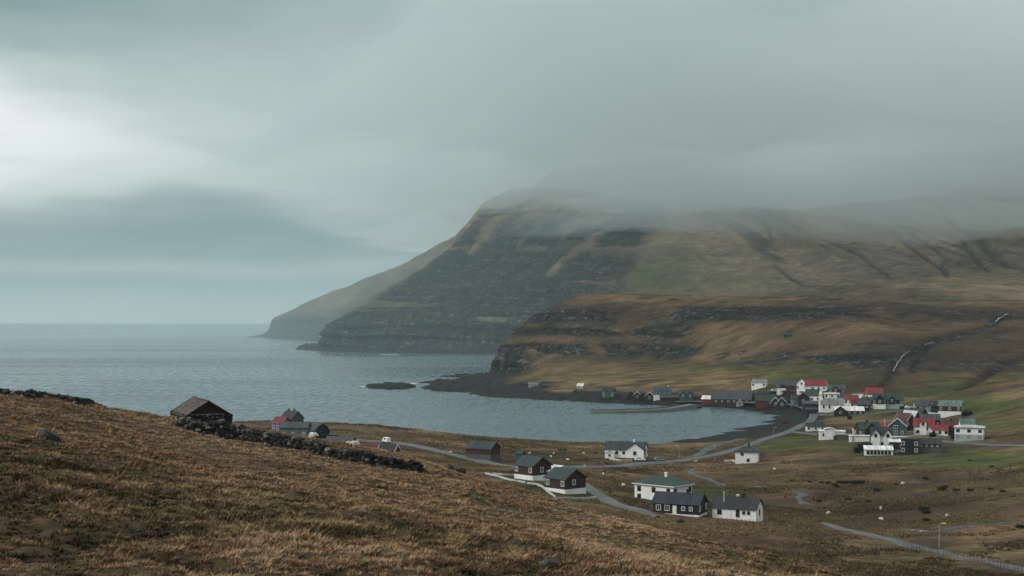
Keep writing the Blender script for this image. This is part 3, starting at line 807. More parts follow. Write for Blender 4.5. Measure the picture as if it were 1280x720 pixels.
# tussock grass: blades in tufts, one object
def build_grass():
    P0 = FG[:-1, :-1]; area = np.linalg.norm(np.cross(FG[:-1, 1:] - P0, FG[1:, :-1] - P0), axis=-1)
    px, py = proj(P0); d = P0[..., 1]
    ri = np.arange(P0.shape[0])[:, None] / P0.shape[0]
    ok = (px > -170) & (px < 1330) & (py < 800) & (d > 30) & (ri < .86)
    wgt = np.where(ok, area * np.clip(70 / d, .25, 2.2), 0).ravel(); wgt /= wgt.sum()
    NT_, PER = 34000, 30
    idx = rng.choice(wgt.size, NT_, p=wgt); i, j = np.unravel_index(idx, P0.shape[:2])
    fu, fv = rng.random(NT_), rng.random(NT_)
    c = P0[i, j] + (FG[i, j + 1] - P0[i, j]) * fu[:, None] + (FG[i + 1, j] - P0[i, j]) * fv[:, None]
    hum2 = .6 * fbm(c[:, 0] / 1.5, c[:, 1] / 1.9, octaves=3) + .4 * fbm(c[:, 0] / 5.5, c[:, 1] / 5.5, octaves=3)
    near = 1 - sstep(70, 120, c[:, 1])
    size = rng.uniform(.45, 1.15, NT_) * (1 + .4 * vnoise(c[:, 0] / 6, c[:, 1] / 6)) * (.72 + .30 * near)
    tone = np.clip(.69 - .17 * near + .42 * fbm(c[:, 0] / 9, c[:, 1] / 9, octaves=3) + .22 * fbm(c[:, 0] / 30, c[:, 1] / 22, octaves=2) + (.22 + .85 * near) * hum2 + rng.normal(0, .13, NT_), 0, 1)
    kx = np.repeat(np.arange(NT_), PER); n = len(kx)
    th = rng.uniform(0, 2 * np.pi, n); rr = np.sqrt(rng.random(n)) * .30 * size[kx]
    ox, oy = np.cos(th), np.sin(th)
    bx = c[kx, 0] + ox * rr; by = c[kx, 1] + oy * rr; bz = c[kx, 2] - .06
    ln = rng.uniform(.17, .50, n) * size[kx]
    lean = rng.uniform(.5, 1.15, n)
    wind = np.array([.22, -.06])
    lx, ly = ox * .75 + wind[0] + rng.normal(0, .45, n), oy * .75 + wind[1] + rng.normal(0, .45, n)
    wd = (.009 + .00021 * by) * rng.uniform(.7, 1.4, n)
    ca, sa = np.cos(th + 1.57 + rng.normal(0, .5, n)), np.sin(th + 1.57 + rng.normal(0, .5, n))
    v = np.empty((n, 5, 3))
    for q, (s, f) in enumerate(((-1, 0), (1, 0), (1, .5), (-1, .5), (0, 1))):
        h = ln * (f - .42 * lean * f * f); o = ln * lean * (.35 * f + .45 * f * f); w = wd * s * (1 - .35 * f)
        v[:, q, 0] = bx + lx * o + ca * w; v[:, q, 1] = by + ly * o + sa * w; v[:, q, 2] = bz + h
    me = bpy.data.meshes.new('grass'); b5 = np.arange(n)[:, None] * 5
    # one mesh: quads then tip triangles
    quad = b5 + np.array([0, 1, 2, 3]); tri = b5 + np.array([3, 2, 4])
    me.vertices.add(n * 5); me.vertices.foreach_set('co', v.reshape(-1).astype(np.float32))
    loops = np.concatenate([quad.ravel(), tri.ravel()]).astype(np.int32)
    me.loops.add(len(loops)); me.loops.foreach_set('vertex_index', loops)
    me.polygons.add(2 * n)
    st = np.concatenate([np.arange(n) * 4, n * 4 + np.arange(n) * 3]).astype(np.int32)
    me.polygons.foreach_set('loop_start', st)
    me.update(calc_edges=True)
    a = me.attributes.new('tone', 'FLOAT', 'POINT'); a.data.foreach_set('value', np.repeat(np.clip(tone[kx] + rng.normal(0, .13, n), 0, 1), 5).astype(np.float32))
    moss = np.clip(sstep(.02, .38, fbm(c[:, 0] / 13 + 4, c[:, 1] / 15, octaves=4)) * (.35 + .65 * near) + rng.normal(0, .12, NT_), 0, 1)
    a2 = me.attributes.new('moss', 'FLOAT', 'POINT'); a2.data.foreach_set('value', np.repeat(moss[kx], 5).astype(np.float32))
    m, k, b = new_mat('dry grass blades')
    col = k.ramp(k.attr('tone'), [(0, (.012, .012, .005)), (.20, (.034, .032, .011)), (.36, (.090, .058, .029)), (.55, (.215, .122, .064)), (.75, (.275, .172, .096)), (1, (.36, .25, .15))])
    grn = k.ramp(k.attr('tone'), [(0, (.012, .014, .005)), (.4, (.045, .046, .014)), (.7, (.12, .105, .038)), (1, (.24, .20, .09))])
    col = k.mix(k.m('MULTIPLY', k.attr('moss'), .48), col, grn)
    k.l.new(col, b.inputs['Base Color']); b.inputs['Roughness'].default_value = .8; b.inputs['Specular IOR Level'].default_value = .15
    me.materials.append(m)
    o = bpy.data.objects.new('grass', me); C.objects.link(o)
    tag(o, 'dry brown tussock grass covering the near hillside', 'grass', kind='stuff')


build_grass()

# ------------------------------------------------------------------ air: even haze round the whole scene, and the cloud on the mountain
def volume_obj(name, me_or_none, dens, col, label, cat):
    m = bpy.data.materials.new(name); m.use_nodes = True; k = NT(m.node_tree); k.n.clear()
    v = k.new('ShaderNodeVolumePrincipled'); v.inputs['Density'].default_value = dens; v.inputs['Color'].default_value = col + (1,)
    v.inputs['Density Attribute'].default_value = ''
    v.inputs['Anisotropy'].default_value = 0.0
    o = k.new('ShaderNodeOutputMaterial'); k.l.new(v.outputs[0], o.inputs['Volume'])
    try: m.cycles.homogeneous_volume = True
    except Exception: pass
    me_or_none.materials.append(m)
    ob = bpy.data.objects.new(name, me_or_none); C.objects.link(ob)
    tag(ob, label, cat, kind='stuff')
    return ob


def box_mesh(name, x0, x1, y0, y1, z0, z1):
    me = bpy.data.meshes.new(name)
    v = [(x, y, z) for z in (z0, z1) for y in (y0, y1) for x in (x0, x1)]
    f = [(0, 2, 3, 1), (4, 5, 7, 6), (0, 1, 5, 4), (2, 6, 7, 3), (0, 4, 6, 2), (1, 3, 7, 5)]
    me.from_pydata(v, [], f); me.update(); return me


HAZE = 4.2e-5
ZTOP = float(max(MP[..., 2].max(), HP[..., 2].max(), FP[..., 2].max())) + 8
volume_obj('haze', box_mesh('haze', -17000, 17000, -400, SEAD + 60, -9.0, ZTOP), HAZE, (.68, .87, .91), 'thin pale sea haze over the whole bay', 'haze')


def deck_mesh(name, zb0, amp, thick, x0, xf, y0, y1, y2, y3, seed, dip=24):
    nx, ny = 250, 230
    x = np.linspace(x0, 3600, nx); y = np.linspace(y0, y3, ny); gx, gy = np.meshgrid(x, y)
    ex = sstep(x0, xf, gx) * sstep(3600, 3000, gx) * sstep(y0, y1, gy) * sstep(y3, y2, gy)
    T = thick * ex * (1 + .75 * fbm(gx / 420 + seed, gy / 520, octaves=5)) + .05
    zb = zb0 - dip * sstep(200, 1300, gx) + (amp * fbm(gx / 300, gy / 480 + seed, octaves=5)) * sstep(0, .25, ex)
    zt = zb + T
    top = np.stack([gx, gy, zt], -1).reshape(-1, 3); bot = np.stack([gx, gy, zb], -1).reshape(-1, 3)
    i = np.arange(nx * ny).reshape(ny, nx)
    q = np.stack([i[:-1, :-1], i[:-1, 1:], i[1:, 1:], i[1:, :-1]], -1).reshape(-1, 4)
    per = np.concatenate([i[0, :], i[1:, -1], i[-1, -2::-1], i[-2:0:-1, 0]]); nxt = np.roll(per, -1); M = nx * ny
    side = np.stack([per + M, nxt + M, nxt, per], -1)
    me = bpy.data.meshes.new(name); raw_mesh(me, np.concatenate([top, bot]), np.concatenate([q, q[:, ::-1] + M, side]), True)
    return me


volume_obj('cloud', deck_mesh('cloud', 286, 50, 200, -560, 120, 500, 1900, 3700, 5200, 0.0), .0034, (.80, .895, .905), 'low grey cloud deck hiding the summit of the mountain', 'cloud')
volume_obj('mist', deck_mesh('mist', 226, 46, 120, -100, 700, 1700, 2500, 3900, 5000, 7.7), .0017, (.78, .89, .905), 'thin mist hanging under the cloud on the upper slopes', 'mist')
volume_obj('sea_mist', deck_mesh('sea_mist', 1.5, 0, 235, -1700, -500, 1750, 2250, 4300, 5600, 3.3, 0), 1.9e-4, (.66, .84, .88), 'pale sea mist lying round the foot of the far cliffs', 'mist')

# ------------------------------------------------------------------ object helpers
class MB:
    """collects boxes, prisms and tubes into one mesh object"""
    def __init__(s): s.v = []; s.f = []

    def add(s, v, f):
        b = len(s.v); s.v += [tuple(p) for p in v]; s.f += [tuple(i + b for i in q) for q in f]; return s

    def box(s, x0, x1, y0, y1, z0, z1, M=None):
        v = [(x, y, z) for z in (z0, z1) for y in (y0, y1) for x in (x0, x1)]
        if M is not None: v = [M @ Vector(p) for p in v]
        return s.add(v, [(0, 2, 3, 1), (4, 5, 7, 6), (0, 1, 5, 4), (2, 6, 7, 3), (0, 4, 6, 2), (1, 3, 7, 5)])

    def prism(s, prof, x0, x1):
        """profile of (y, z), counter-clockwise seen from +x, pushed from x0 to x1"""
        n = len(prof)
        v = [(x0, y, z) for y, z in prof] + [(x1, y, z) for y, z in prof]
        f = [tuple(range(n))[::-1], tuple(range(n, 2 * n))] + [(i, (i + 1) % n, n + (i + 1) % n, n + i) for i in range(n)]
        return s.add(v, f)

    def tube(s, a, b, r0, r1=None, n=8):
        a, b = Vector(a), Vector(b); r1 = r0 if r1 is None else r1
        q = (b - a).to_track_quat('Z', 'Y'); v = []
        for p, r in ((a, r0), (b, r1)):
            for i in range(n):
                t = 2 * math.pi * i / n; v.append(p + q @ Vector((math.cos(t) * r, math.sin(t) * r, 0)))
        return s.add(v, [tuple(range(n))[::-1], tuple(range(n, 2 * n))] + [(i, (i + 1) % n, n + (i + 1) % n, n + i) for i in range(n)])

    def build(s, name, mat, parent=None, loc=None):
        me = bpy.data.meshes.new(name); me.from_pydata(s.v, [], s.f)
        bm = bmesh.new(); bm.from_mesh(me); bmesh.ops.recalc_face_normals(bm, faces=bm.faces); bm.to_mesh(me); bm.free()
        me.materials.append(mat); me.update()
        o = bpy.data.objects.new(name, me); C.objects.link(o)
        if parent is not None: o.parent = parent
        if loc is not None: o.location = loc
        return o


def empty(name, loc, rz=0.0):
    o = bpy.data.objects.new(name, None); C.objects.link(o); o.location = loc; o.rotation_euler = (0, 0, rz); o.empty_display_size = .5
    return o


WHITE = (.76, .76, .73)
COL = dict(white=WHITE, cream=(.68, .66, .60), grey=(.33, .34, .34), brown=(.040, .022, .016), dark=(.022, .024, .027), black=(.014, .015, .017), red=(.12, .022, .018),
           darkred=(.055, .017, .014), blue=(.055, .13, .22), paleblue=(.30, .36, .37), bluegrey=(.085, .125, .15), teal=(.05, .085, .09), stone=(.10, .10, .095), concrete=(.28, .28, .26), green=(.05, .10, .07), rust=(.11, .055, .035))
ROOF = dict(rteal=(.022, .036, .040), rgreen=(.016, .045, .038), rdark=(.018, .020, .024), rgrey=(.16, .18, .17), rpale=(.40, .44, .42), rred=(.165, .022, .022), rwine=(.085, .017, .024), rwhite=(.62, .63, .61),
            rslate=(.045, .052, .056), rpalegreen=(.085, .14, .12), rnavy=(.016, .022, .034), rbrown=(.06, .042, .03))


def wallm(c):
    col = COL[c]
    if c in ('brown', 'dark', 'black', 'red', 'darkred', 'bluegrey', 'teal', 'blue', 'green'):
        return boards('boarded ' + c, col)
    if c == 'stone':
        return paint('rough stone', col, .95, .6, 2.2, False, .2, .8)
    return paint('rendered ' + c, col, .8, .26, 1.1)


def roofm(c):
    return roofing('roof ' + c, ROOF[c])


WCACHE = {}


def win_mesh(style, w, h):
    key = (style, round(w, 2), round(h, 2))
    if key in WCACHE: return WCACHE[key]
    fr = MB(); t = .12
    for a in ((-w / 2 - t, -w / 2, -h / 2 - t, h / 2 + t), (w / 2, w / 2 + t, -h / 2 - t, h / 2 + t), (-w / 2, w / 2, -h / 2 - t, -h / 2), (-w / 2, w / 2, h / 2, h / 2 + t), (-.04, .04, -h / 2, h / 2)):
        fr.box(a[0], a[1], -.09, .05, a[2], a[3])
    pn = MB().box(-w / 2 + .002, w / 2 - .002, -.035, .045, -h / 2 + .002, h / 2 - .002)
    fm = {'white': paint('white joinery', (.72, .72, .70), .6, .08), 'dark': paint('dark joinery', (.05, .05, .05), .6, .1)}[style]
    a = fr.build('window', fm); b = pn.build('pane', glass_mat())
    ma, mb = a.data, b.data
    bpy.data.objects.remove(a); bpy.data.objects.remove(b)
    WCACHE[key] = (ma, mb); return WCACHE[key]


def add_window(root, loc, rz, style='white', w=.9, h=1.15):
    ma, mb = win_mesh(style, w, h)
    o = bpy.data.objects.new('window', ma); C.objects.link(o); o.parent = root; o.location = loc; o.rotation_euler = (0, 0, rz)
    p = bpy.data.objects.new('pane', mb); C.objects.link(p); p.parent = o
    return o


def gable_roof(L, Wd, hw, rh, oh=.35, th=.22, og=None):
    og = oh if og is None else og
    sl = rh / (Wd / 2); ze = hw - oh * sl; up = .05
    prof = [(-Wd / 2 - oh, ze + up), (-Wd / 2 - oh, ze + up - th * .2), (0, hw + rh + up - .02), (Wd / 2 + oh, ze + up - th * .2), (Wd / 2 + oh, ze + up), (0, hw + rh + up + th)]
    return MB().prism(prof, -L / 2 - og, L / 2 + og)


def house(label, px, py, L, Wd, hw, rh, rot, wall, roof, base=None, hb=.6, win=(), chim=(), style='gable', trim=None, cross=None, door=None,
          name='house', cat='house', wst='dark', group=None, pos=None, dz=0.0, ww=.95, wh=1.2, deep=2.5):
    p = (pos if pos is not None else at(px, py)) + Vector((0, 0, dz))
    root = empty(name, p, R(rot)); tag(root, label, cat, group)
    wm, rm = wallm(wall), roofm(roof)
    z0 = hb if base else -deep
    if style == 'gable':
        MB().prism([(-Wd / 2, z0), (Wd / 2, z0), (Wd / 2, hw), (0, hw + rh - .02), (-Wd / 2, hw)], -L / 2, L / 2).build('wall', wm, root)
        rf = gable_roof(L, Wd, hw, rh).build('roof', rm, root)
    elif style == 'shed':
        MB().prism([(-Wd / 2, z0), (Wd / 2, z0), (Wd / 2, hw + rh), (-Wd / 2, hw)], -L / 2, L / 2).build('wall', wm, root)
        s = rh / Wd
        rf = MB().prism([(-Wd / 2 - .3, hw - .3 * s + .02), (Wd / 2 + .3, hw + rh + .3 * s + .02), (Wd / 2 + .3, hw + rh + .3 * s + .22), (-Wd / 2 - .3, hw - .3 * s + .22)], -L / 2 - .3, L / 2 + .3).build('roof', rm, root)
    elif style == 'hip':
        MB().box(-L / 2, L / 2, -Wd / 2, Wd / 2, z0, hw).build('wall', wm, root)
        oh = .55; a, b = L / 2 + oh, Wd / 2 + oh; rl = max(.3, L / 2 - Wd * .46)
        v = [(-a, -b, hw - .05), (a, -b, hw - .05), (a, b, hw - .05), (-a, b, hw - .05), (-a, -b, hw + .14), (a, -b, hw + .14), (a, b, hw + .14), (-a, b, hw + .14), (-rl, 0, hw + rh), (rl, 0, hw + rh)]
        rf = MB().add(v, [(3, 2, 1, 0), (0, 1, 5, 4), (1, 2, 6, 5), (2, 3, 7, 6), (3, 0, 4, 7), (4, 5, 9, 8), (6, 7, 8, 9), (5, 6, 9), (7, 4, 8)]).build('roof', rm, root)
        if trim: MB().box(-a - .03, a + .03, -b - .03, b + .03, hw - .12, hw + .10).build('fascia', wallm(trim), root)
    elif style == 'gambrel':
        pr = [(-Wd / 2, z0), (Wd / 2, z0), (Wd / 2, hw), (Wd / 2 * .62, hw + rh * .68), (0, hw + rh), (-Wd / 2 * .62, hw + rh * .68), (-Wd / 2, hw)]
        MB().prism(pr, -L / 2, L / 2).build('wall', wm, root)
        o_ = [(Wd / 2 + .25, hw - .2), (Wd / 2 * .62 + .15, hw + rh * .68 + .15), (0, hw + rh + .2), (-Wd / 2 * .62 - .15, hw + rh * .68 + .15), (-Wd / 2 - .25, hw - .2)]
        i_ = [(y * .97, z - .14) for y, z in o_][::-1]
        rf = MB().prism(o_ + i_, -L / 2 - .3, L / 2 + .3).build('roof', rm, root)
    elif style == 'flat':
        MB().box(-L / 2, L / 2, -Wd / 2, Wd / 2, z0, hw).build('wall', wm, root)
        rf = MB().box(-L / 2 - .25, L / 2 + .25, -Wd / 2 - .25, Wd / 2 + .25, hw + .002, hw + .25).build('roof', rm, root)
    if base:
        MB().box(-L / 2 - .05, L / 2 + .05, -Wd / 2 - .05, Wd / 2 + .05, -deep, hb).build('foundation', wallm(base), root)
    if trim and style == 'gable':
        tm = paint('white joinery', (.72, .72, .70), .6, .08) if trim == 'white' else wallm(trim)
        sl = rh / (Wd / 2)
        for sx in (-1, 1):
            x0 = sx * (L / 2 + .36); x0, x1 = (x0, x0 + .06) if sx > 0 else (x0 - .06, x0)
            e = Wd / 2 + .36
            pr = [(-e, hw - .36 * sl - .12), (0, hw + rh - .14), (e, hw - .36 * sl - .12), (e, hw - .36 * sl + .16), (0, hw + rh + .28), (-e, hw - .36 * sl + .16)]
            MB().prism(pr, x0, x1).build('bargeboard', tm, root)
    for w in win:
        f, n, z = w[:3]; sw, sh = (w[3], w[4]) if len(w) > 4 else (ww, wh)
        span = (L if f in 'FB' else Wd) * (.76 if n > 1 else 0)
        for i in range(n):
            t = (-span / 2 + span * i / max(1, n - 1)) if n > 1 else (w[5] if len(w) > 5 else 0)
            if f == 'F': add_window(root, (t, -Wd / 2, z), 0, wst, sw, sh)
            elif f == 'B': add_window(root, (t, Wd / 2, z), math.pi, wst, sw, sh)
            elif f == 'R': add_window(root, (L / 2, t, z), math.pi / 2, wst, sw, sh)
            else: add_window(root, (-L / 2, t, z), -math.pi / 2, wst, sw, sh)
    for (x, c) in chim:
        MB().box(x - .32, x + .32, -.32, .32, hw + rh - .5, hw + rh + .95).box(x - .40, x + .40, -.40, .40, hw + rh + .952, hw + rh + 1.08).build('chimney', wallm(c), rf)
    if door:
        f, t, c = door
        loc = (t, -Wd / 2, 0) if f == 'F' else (L / 2, t, 0)
        d_ = MB().box(-.5, .5, -.06, .05, max(0, hb if base else 0), max(0, hb if base else 0) + 2.05).build('door', wallm(c), root, loc)
        d_.rotation_euler = (0, 0, 0 if f == 'F' else math.pi / 2)
        MB().box(.30, .40, -.13, -.062, 1.0 + (hb if base else 0), 1.1 + (hb if base else 0)).build('handle', wallm('grey'), d_)
    for c in (cross or ()):
        cx, cw, cp_, ch, cr = c[:5]           # position along the ridge, width, how far it stands out, wall height, roof rise
        y0, y1 = -Wd / 2 - cp_, .2
        wl = MB(); n = 5
        prof = [(-cw / 2, z0 + .01), (cw / 2, z0 + .01), (cw / 2, ch), (0, ch + cr - .02), (-cw / 2, ch)]
        v = [(cx + a, y0, z) for a, z in prof] + [(cx + a, y1, z) for a, z in prof]
        wl.add(v, [tuple(range(n)), tuple(range(n, 2 * n))[::-1]] + [(i, n + i, n + (i + 1) % n, (i + 1) % n) for i in range(n)])
        g = wl.build('gable_wing', wm, root)
        sl = cr / (cw / 2); e = cw / 2 + .3
        prof = [(-e, ch - .3 * sl + .02), (0, ch + cr + .03), (e, ch - .3 * sl + .02), (e, ch - .3 * sl + .2), (0, ch + cr + .24), (-e, ch - .3 * sl + .2)]
        n = 6; v = [(cx + a, y0 - .3, z) for a, z in prof] + [(cx + a, y1, z) for a, z in prof]
        MB().add(v, [tuple(range(n)), tuple(range(n, 2 * n))[::-1]] + [(i, n + i, n + (i + 1) % n, (i + 1) % n) for i in range(n)]).build('gable_roof', roofm(c[6]) if len(c) > 6 else rm, g)
        for z in (c[5] if len(c) > 5 else ()):
            add_window(root, (cx, y0, z), 0, wst, ww, wh)
    return root


# ------------------------------------------------------------------ roads, streams
def smooth_line(pts, step=4.0):
    P = np.array([[p.x, p.y] for p in pts]); t = np.concatenate([[0], np.cumsum(np.linalg.norm(np.diff(P, axis=0), axis=1))])
    n = max(8, int(t[-1] / step)); return pchip(t, P, np.linspace(0, t[-1], n))


def ribbon(name, pix, width, mat, lift=.22, step=3.0, wob=0.0, taper=False, kind='structure'):
    Q = smooth_line([at(*p) for p in pix], step); T = np.gradient(Q, axis=0); T /= np.linalg.norm(T, axis=1, keepdims=True) + 1e-9
    Nn = np.stack([-T[:, 1], T[:, 0]], -1); n = len(Q); s = np.linspace(-1, 1, 7)
    wv = np.full(n, width / 2.0)
    if not wob: wv = wv * (1 + .10 * vnoise(np.arange(n) * .6, np.zeros(n)) + .08 * vnoise(np.arange(n) * 1.9, np.ones(n)))
    if wob: wv = wv * (1 + wob * vnoise(np.arange(n) * .35, np.zeros(n)))
    if taper: wv = wv * np.minimum(1, np.minimum(np.arange(n), np.arange(n)[::-1]) / 3 + .2)
    XY = Q[None] + s[:, None, None] * wv[None, :, None] * Nn[None]
    Zm = np.max(gz(XY[..., 0], XY[..., 1]), axis=0) if not wob else None
    Z = gz(XY[..., 0], XY[..., 1])
    if Zm is not None:
        Zs = np.convolve(np.pad(Zm, 4, mode='edge'), np.ones(9) / 9, 'valid'); Z = np.maximum(Z + .05, Zs[None] + 0 * Z) + lift
        Z[0] -= .6; Z[-1] -= .6
    else:
        Z = Z + lift; Z[0] -= .3; Z[-1] -= .3
    o = grid_mesh(name, np.concatenate([XY, Z[..., None]], -1), mat)
    tag(o, kind=kind); return o


def road_mat():
    m, k, b = new_mat('worn asphalt')
    n = k.noise(k.coord(), .16, 6, .72)
    k.l.new(k.ramp(n, [(.34, (.022, .026, .027)), (.5, (.048, .056, .058)), (.66, (.085, .092, .090))]), b.inputs['Base Color']); b.inputs['Roughness'].default_value = .5
    return m


def stream_mat():
    m, k, b = new_mat('stream water')
    n = k.noise(k.coord(), .5, 5, .7)
    k.l.new(k.ramp(n, [(.50, (.012, .018, .020)), (.60, (.05, .07, .075)), (.70, (.50, .53, .53))]), b.inputs['Base Color']); b.inputs['Roughness'].default_value = .45; b.inputs['Specular IOR Level'].default_value = .3
    return m


ROADM, STREAM = road_mat(), stream_mat()
ribbon('road', [(330,551),(380,549),(430,549.5),(483,553),(520,558),(560,567.5),(600,577),(640,582.5),(700,584),(760,583),(820,579),(870,573),(905,566),(935,557),(970,545.5),(1000,533.5),(1014,526),(1016,519),(1004,511.5),(986,508),(955,505.5),(920,504.5),(880,503.2),(846,503)], 5.4, ROADM)
ribbon('road', [(640,584),(690,592),(727,607),(750,620),(775,633),(800,640),(822,647)], 4.6, ROADM, .2, taper=True)
ribbon('road', [(1028,654),(1060,663),(1100,672.5),(1140,683),(1190,695),(1280,713),(1420,740)], 2.8, ROADM, .2, taper=True)
ribbon('lane', [(985,540.5),(1000,541),(1024,544)], 3.0, ROADM, .25)
ribbon('lane', [(1100,568),(1140,560),(1160,552),(1185,543),(1205,537)], 3.5, ROADM, .25)
ribbon('lane', [(1165,551),(1210,555),(1245,557),(1300,557)], 3.2, ROADM, .25)
ribbon('lane', [(962,490),(985,491),(1005,492.5),(1030,496),(1050,498)], 3.5, ROADM, .25)
ribbon('lane', [(1016,521),(1040,519),(1080,518),(1130,512),(1150,512)], 3.5, ROADM, .25)
ribbon('stream', [(869,586),(864,590),(872,595),(888,600),(897,604),(908,607)], 2.4, STREAM, .14, 2.0, .45, True)
ribbon('stream', [(943,608),(955,609.5),(966,609)], 2.0, STREAM, .14, 1.5, .5, True)
ribbon('stream', [(992,614),(1004,618),(998,623),(1005,629),(1018,632)], 2.6, STREAM, .14, 1.5, .5, True)
ribbon('stream', [(1122,661.5),(1140,662.5),(1158,664.5),(1172,665),(1190,661),(1215,657),(1245,655),(1300,652)], 2.2, STREAM, .14, 2.0, .5, True)
ribbon('stream', [(932,548),(912,552),(893,557.5),(882,563),(870,571)], 5.0, STREAM, .12, 2.0, .3, True)

# waterfalls on the hillside burn
hx, hy = proj(HP[:int(NRB * .8)])


def at_h(px, py):
    e = (hx - px) ** 2 + (hy - py) ** 2; e = np.where(HP[:len(hx), :, 1] < 1700, e, 1e9)
    return Vector(HP[np.unravel_index(np.argmin(e), e.shape)])


def fall(pix, wpx, label):
    """broken white water: strands of uneven width down a dark bed"""
    n0 = len(pix); tt_ = np.linspace(0, n0 - 1, n0 * 6); px = np.interp(tt_, range(n0), [p[0] for p in pix]); py = np.interp(tt_, range(n0), [p[1] for p in pix]); ww = np.interp(tt_, range(n0), wpx)
    v = []; f = []; r = np.random.default_rng(int(pix[0][0]))
    for i in range(len(tt_)):
        p = at_h(px[i], py[i]); w = ww[i] * .62 / F * p.y * float(np.clip(.55 + 1.1 * vnoise(np.array(i * .55), np.array(pix[0][0] * .37)), .06, 1.2)); ox = r.normal(0, .35)
        for q in (-1, -.3, .4, 1):
            v.append((p.x + ox + q * w / 2, p.y - 3.0 + (.5 if abs(q) == 1 else 0), p.z + 1.5 - (.6 if abs(q) == 1 else 0)))
        if i:
            for j in range(3): b = 4 * i + j; f.append((b - 4, b - 3, b + 1, b))
    m = MB().add(v, f).build('waterfall', paint('foaming water', (.50, .54, .54), .5, .5, 1.5, False)); tag(m, label, 'waterfall'); return m


fall([(1258,394),(1252,397),(1247,400),(1243,404),(1235,409)], [1, 2.2, 2.8, 2.4, .8], 'short white waterfall high on the hillside in a dark gully')
fall([(1166,429),(1160,430.5),(1154,433)], [.8, 1.6, .8], 'thin white cascade on the bend of the burn halfway up the hill')
fall([(1136,440),(1131,443),(1126,448),(1122,454),(1118,461),(1115,466)], [.8, 2, 2.2, 2.4, 2.0, .8], 'long white waterfall running down the dark burn above the village')

# ------------------------------------------------------------------ houses, near the bay's near side
W2 = lambda n, m, z=1.7: (('F', n, z), ('R', m, z), ('L', m, z))
house('red boarded barn with dark roof on grey stone base beside the coast road', 604, 575, 10, 6.6, 4.3, 2.0, -30, 'darkred', 'rteal', 'stone', 2.2, (('F', 2, 3.3, .6, .7), ('R', 1, 3.4, .6, .7)), name='barn', cat='barn')
o = house('dark brown house on white basement, farther of the pair inside the white garden walls', 666, 599, 7.6, 7.2, 4.2, 2.1, -48, 'brown', 'rteal', 'white', 1.5,
      (('R', 2, .75, .8, .7), ('F', 2, .75, .8, .7), ('R', 1, 3.0), ('F', 2, 3.0)), (), wst='white', trim='brown')
house('low white garage between the two brown houses', 689, 600, 3.4, 5.5, 2.7, 1.1, -48, 'white', 'rwhite', None, 0, (), name='garage', cat='garage', style='shed')
house('dark brown house with white panel low on its gable, nearer of the garden-walled pair', 707, 615, 7.4, 7.6, 3.9, 2.2, -48, 'brown', 'rteal', 'white', 1.2,
      (('R', 1, .62, .8, .6, -1.2), ('R', 1, 2.9, 1.0, 1.1, -.6), ('F', 2, 2.7)), (), wst='white', trim='brown')
house('large white two-storey house with low green-black hipped roof and outside stair', 829, 626, 12.5, 8.6, 4.6, 2.0, -42, 'white', 'rgreen', None, 0,
      (('F', 3, 3.3), ('F', 2, 1.2), ('R', 2, 3.3), ('R', 1, 1.2)), ((1.0, 'white'),), style='hip', trim='white', door=('F', 3.6, 'brown'))
house('black boarded bungalow with white door and white-framed windows', 850, 642, 11.6, 7, 2.9, 2.1, -24, 'black', 'rnavy', 'white', .35,
      (('F', 1, 1.75, 1, 1.2, -4.4), ('F', 1, 1.75, 1, 1.2, -2.2), ('F', 1, 1.75, .7, .8, 1.9), ('F', 1, 1.75, .7, .8, 3.8), ('R', 2, 1.8)), ((2.0, 'black'),), wst='white', trim='black', door=('F', -.3, 'white'))
house('white bungalow with dark roof and flagpole before its front, nearest to the stream', 922, 648, 10.8, 6.8, 2.9, 2.1, -24, 'white', 'rdark', None, 0,
      (('F', 1, 1.7, .7, 1.6, .9), ('F', 1, 1.9, .5, .6, 2.4), ('F', 1, 1.9, .5, .6, 3.6), ('R', 1, 1.8, .7, 1.3), ('F', 1, 1.8, .9, 1, -3.6)), ((1.4, 'black'),), wst='dark', door=('F', -1.2, 'white'))
house('long white house with teal roof, brick-red plinth and front gable on the shore meadow', 783, 574, 15.2, 7.6, 4.0, 2.6, -16, 'white', 'rteal', 'rust', .9,
      (('F', 1, 2.8, .8, .9, -5.6), ('F', 1, 2.8, .8, .9, -3.0), ('F', 1, 2.8, .8, .9, -.3), ('R', 2, 2.8, .8, .9)), ((3.0, 'white'),), cross=[(4.2, 6.8, 1.0, 4.0, 2.5, (2.8,))])
house('small white lean-to annex at the end of the long teal-roofed house', 763, 573, 3.6, 3.2, 2.4, .4, -16, 'white', 'rwhite', None, 0, (('F', 1, 1.3, .6, .6),), style='flat', name='annex', cat='annex')
house('white cube-shaped house with teal hipped roof by the road bend', 934, 578, 8.4, 7.4, 4.4, 1.9, -14, 'white', 'rteal', None, 0, (('F', 1, 3.4, .8, .9, -1.6), ('F', 1, 1.2, .9, 1, .6), ('R', 1, 3.3, .7, .8)), ((.6, 'black'),), style='hip')
house('blue house with red roof behind the long stone wall', 352, 541, 5.4, 5.6, 4.2, 2.2, -28, 'blue', 'rred', None, 0, (('F', 3, 3.6, .9, 1.1), ('F', 3, 1.6, .9, 1.1), ('R', 2, 3.2)), (), wst='white')
house('long blue-grey boarded shed in front of the blue house', 369, 547.5, 11, 5.5, 4.3, 1.7, -8, 'bluegrey', 'rslate', None, 0, (('F', 3, 2.0, .8, .8),), wst='white', name='shed', cat='shed')
house('dark house with two chimneys behind the blue-grey shed', 365, 538.5, 7, 6.5, 5.4, 2.6, -40, 'teal', 'rdark', None, 0, (('R', 2, 3.6),), ((-2.0, 'stone'), (1.4, 'stone')))
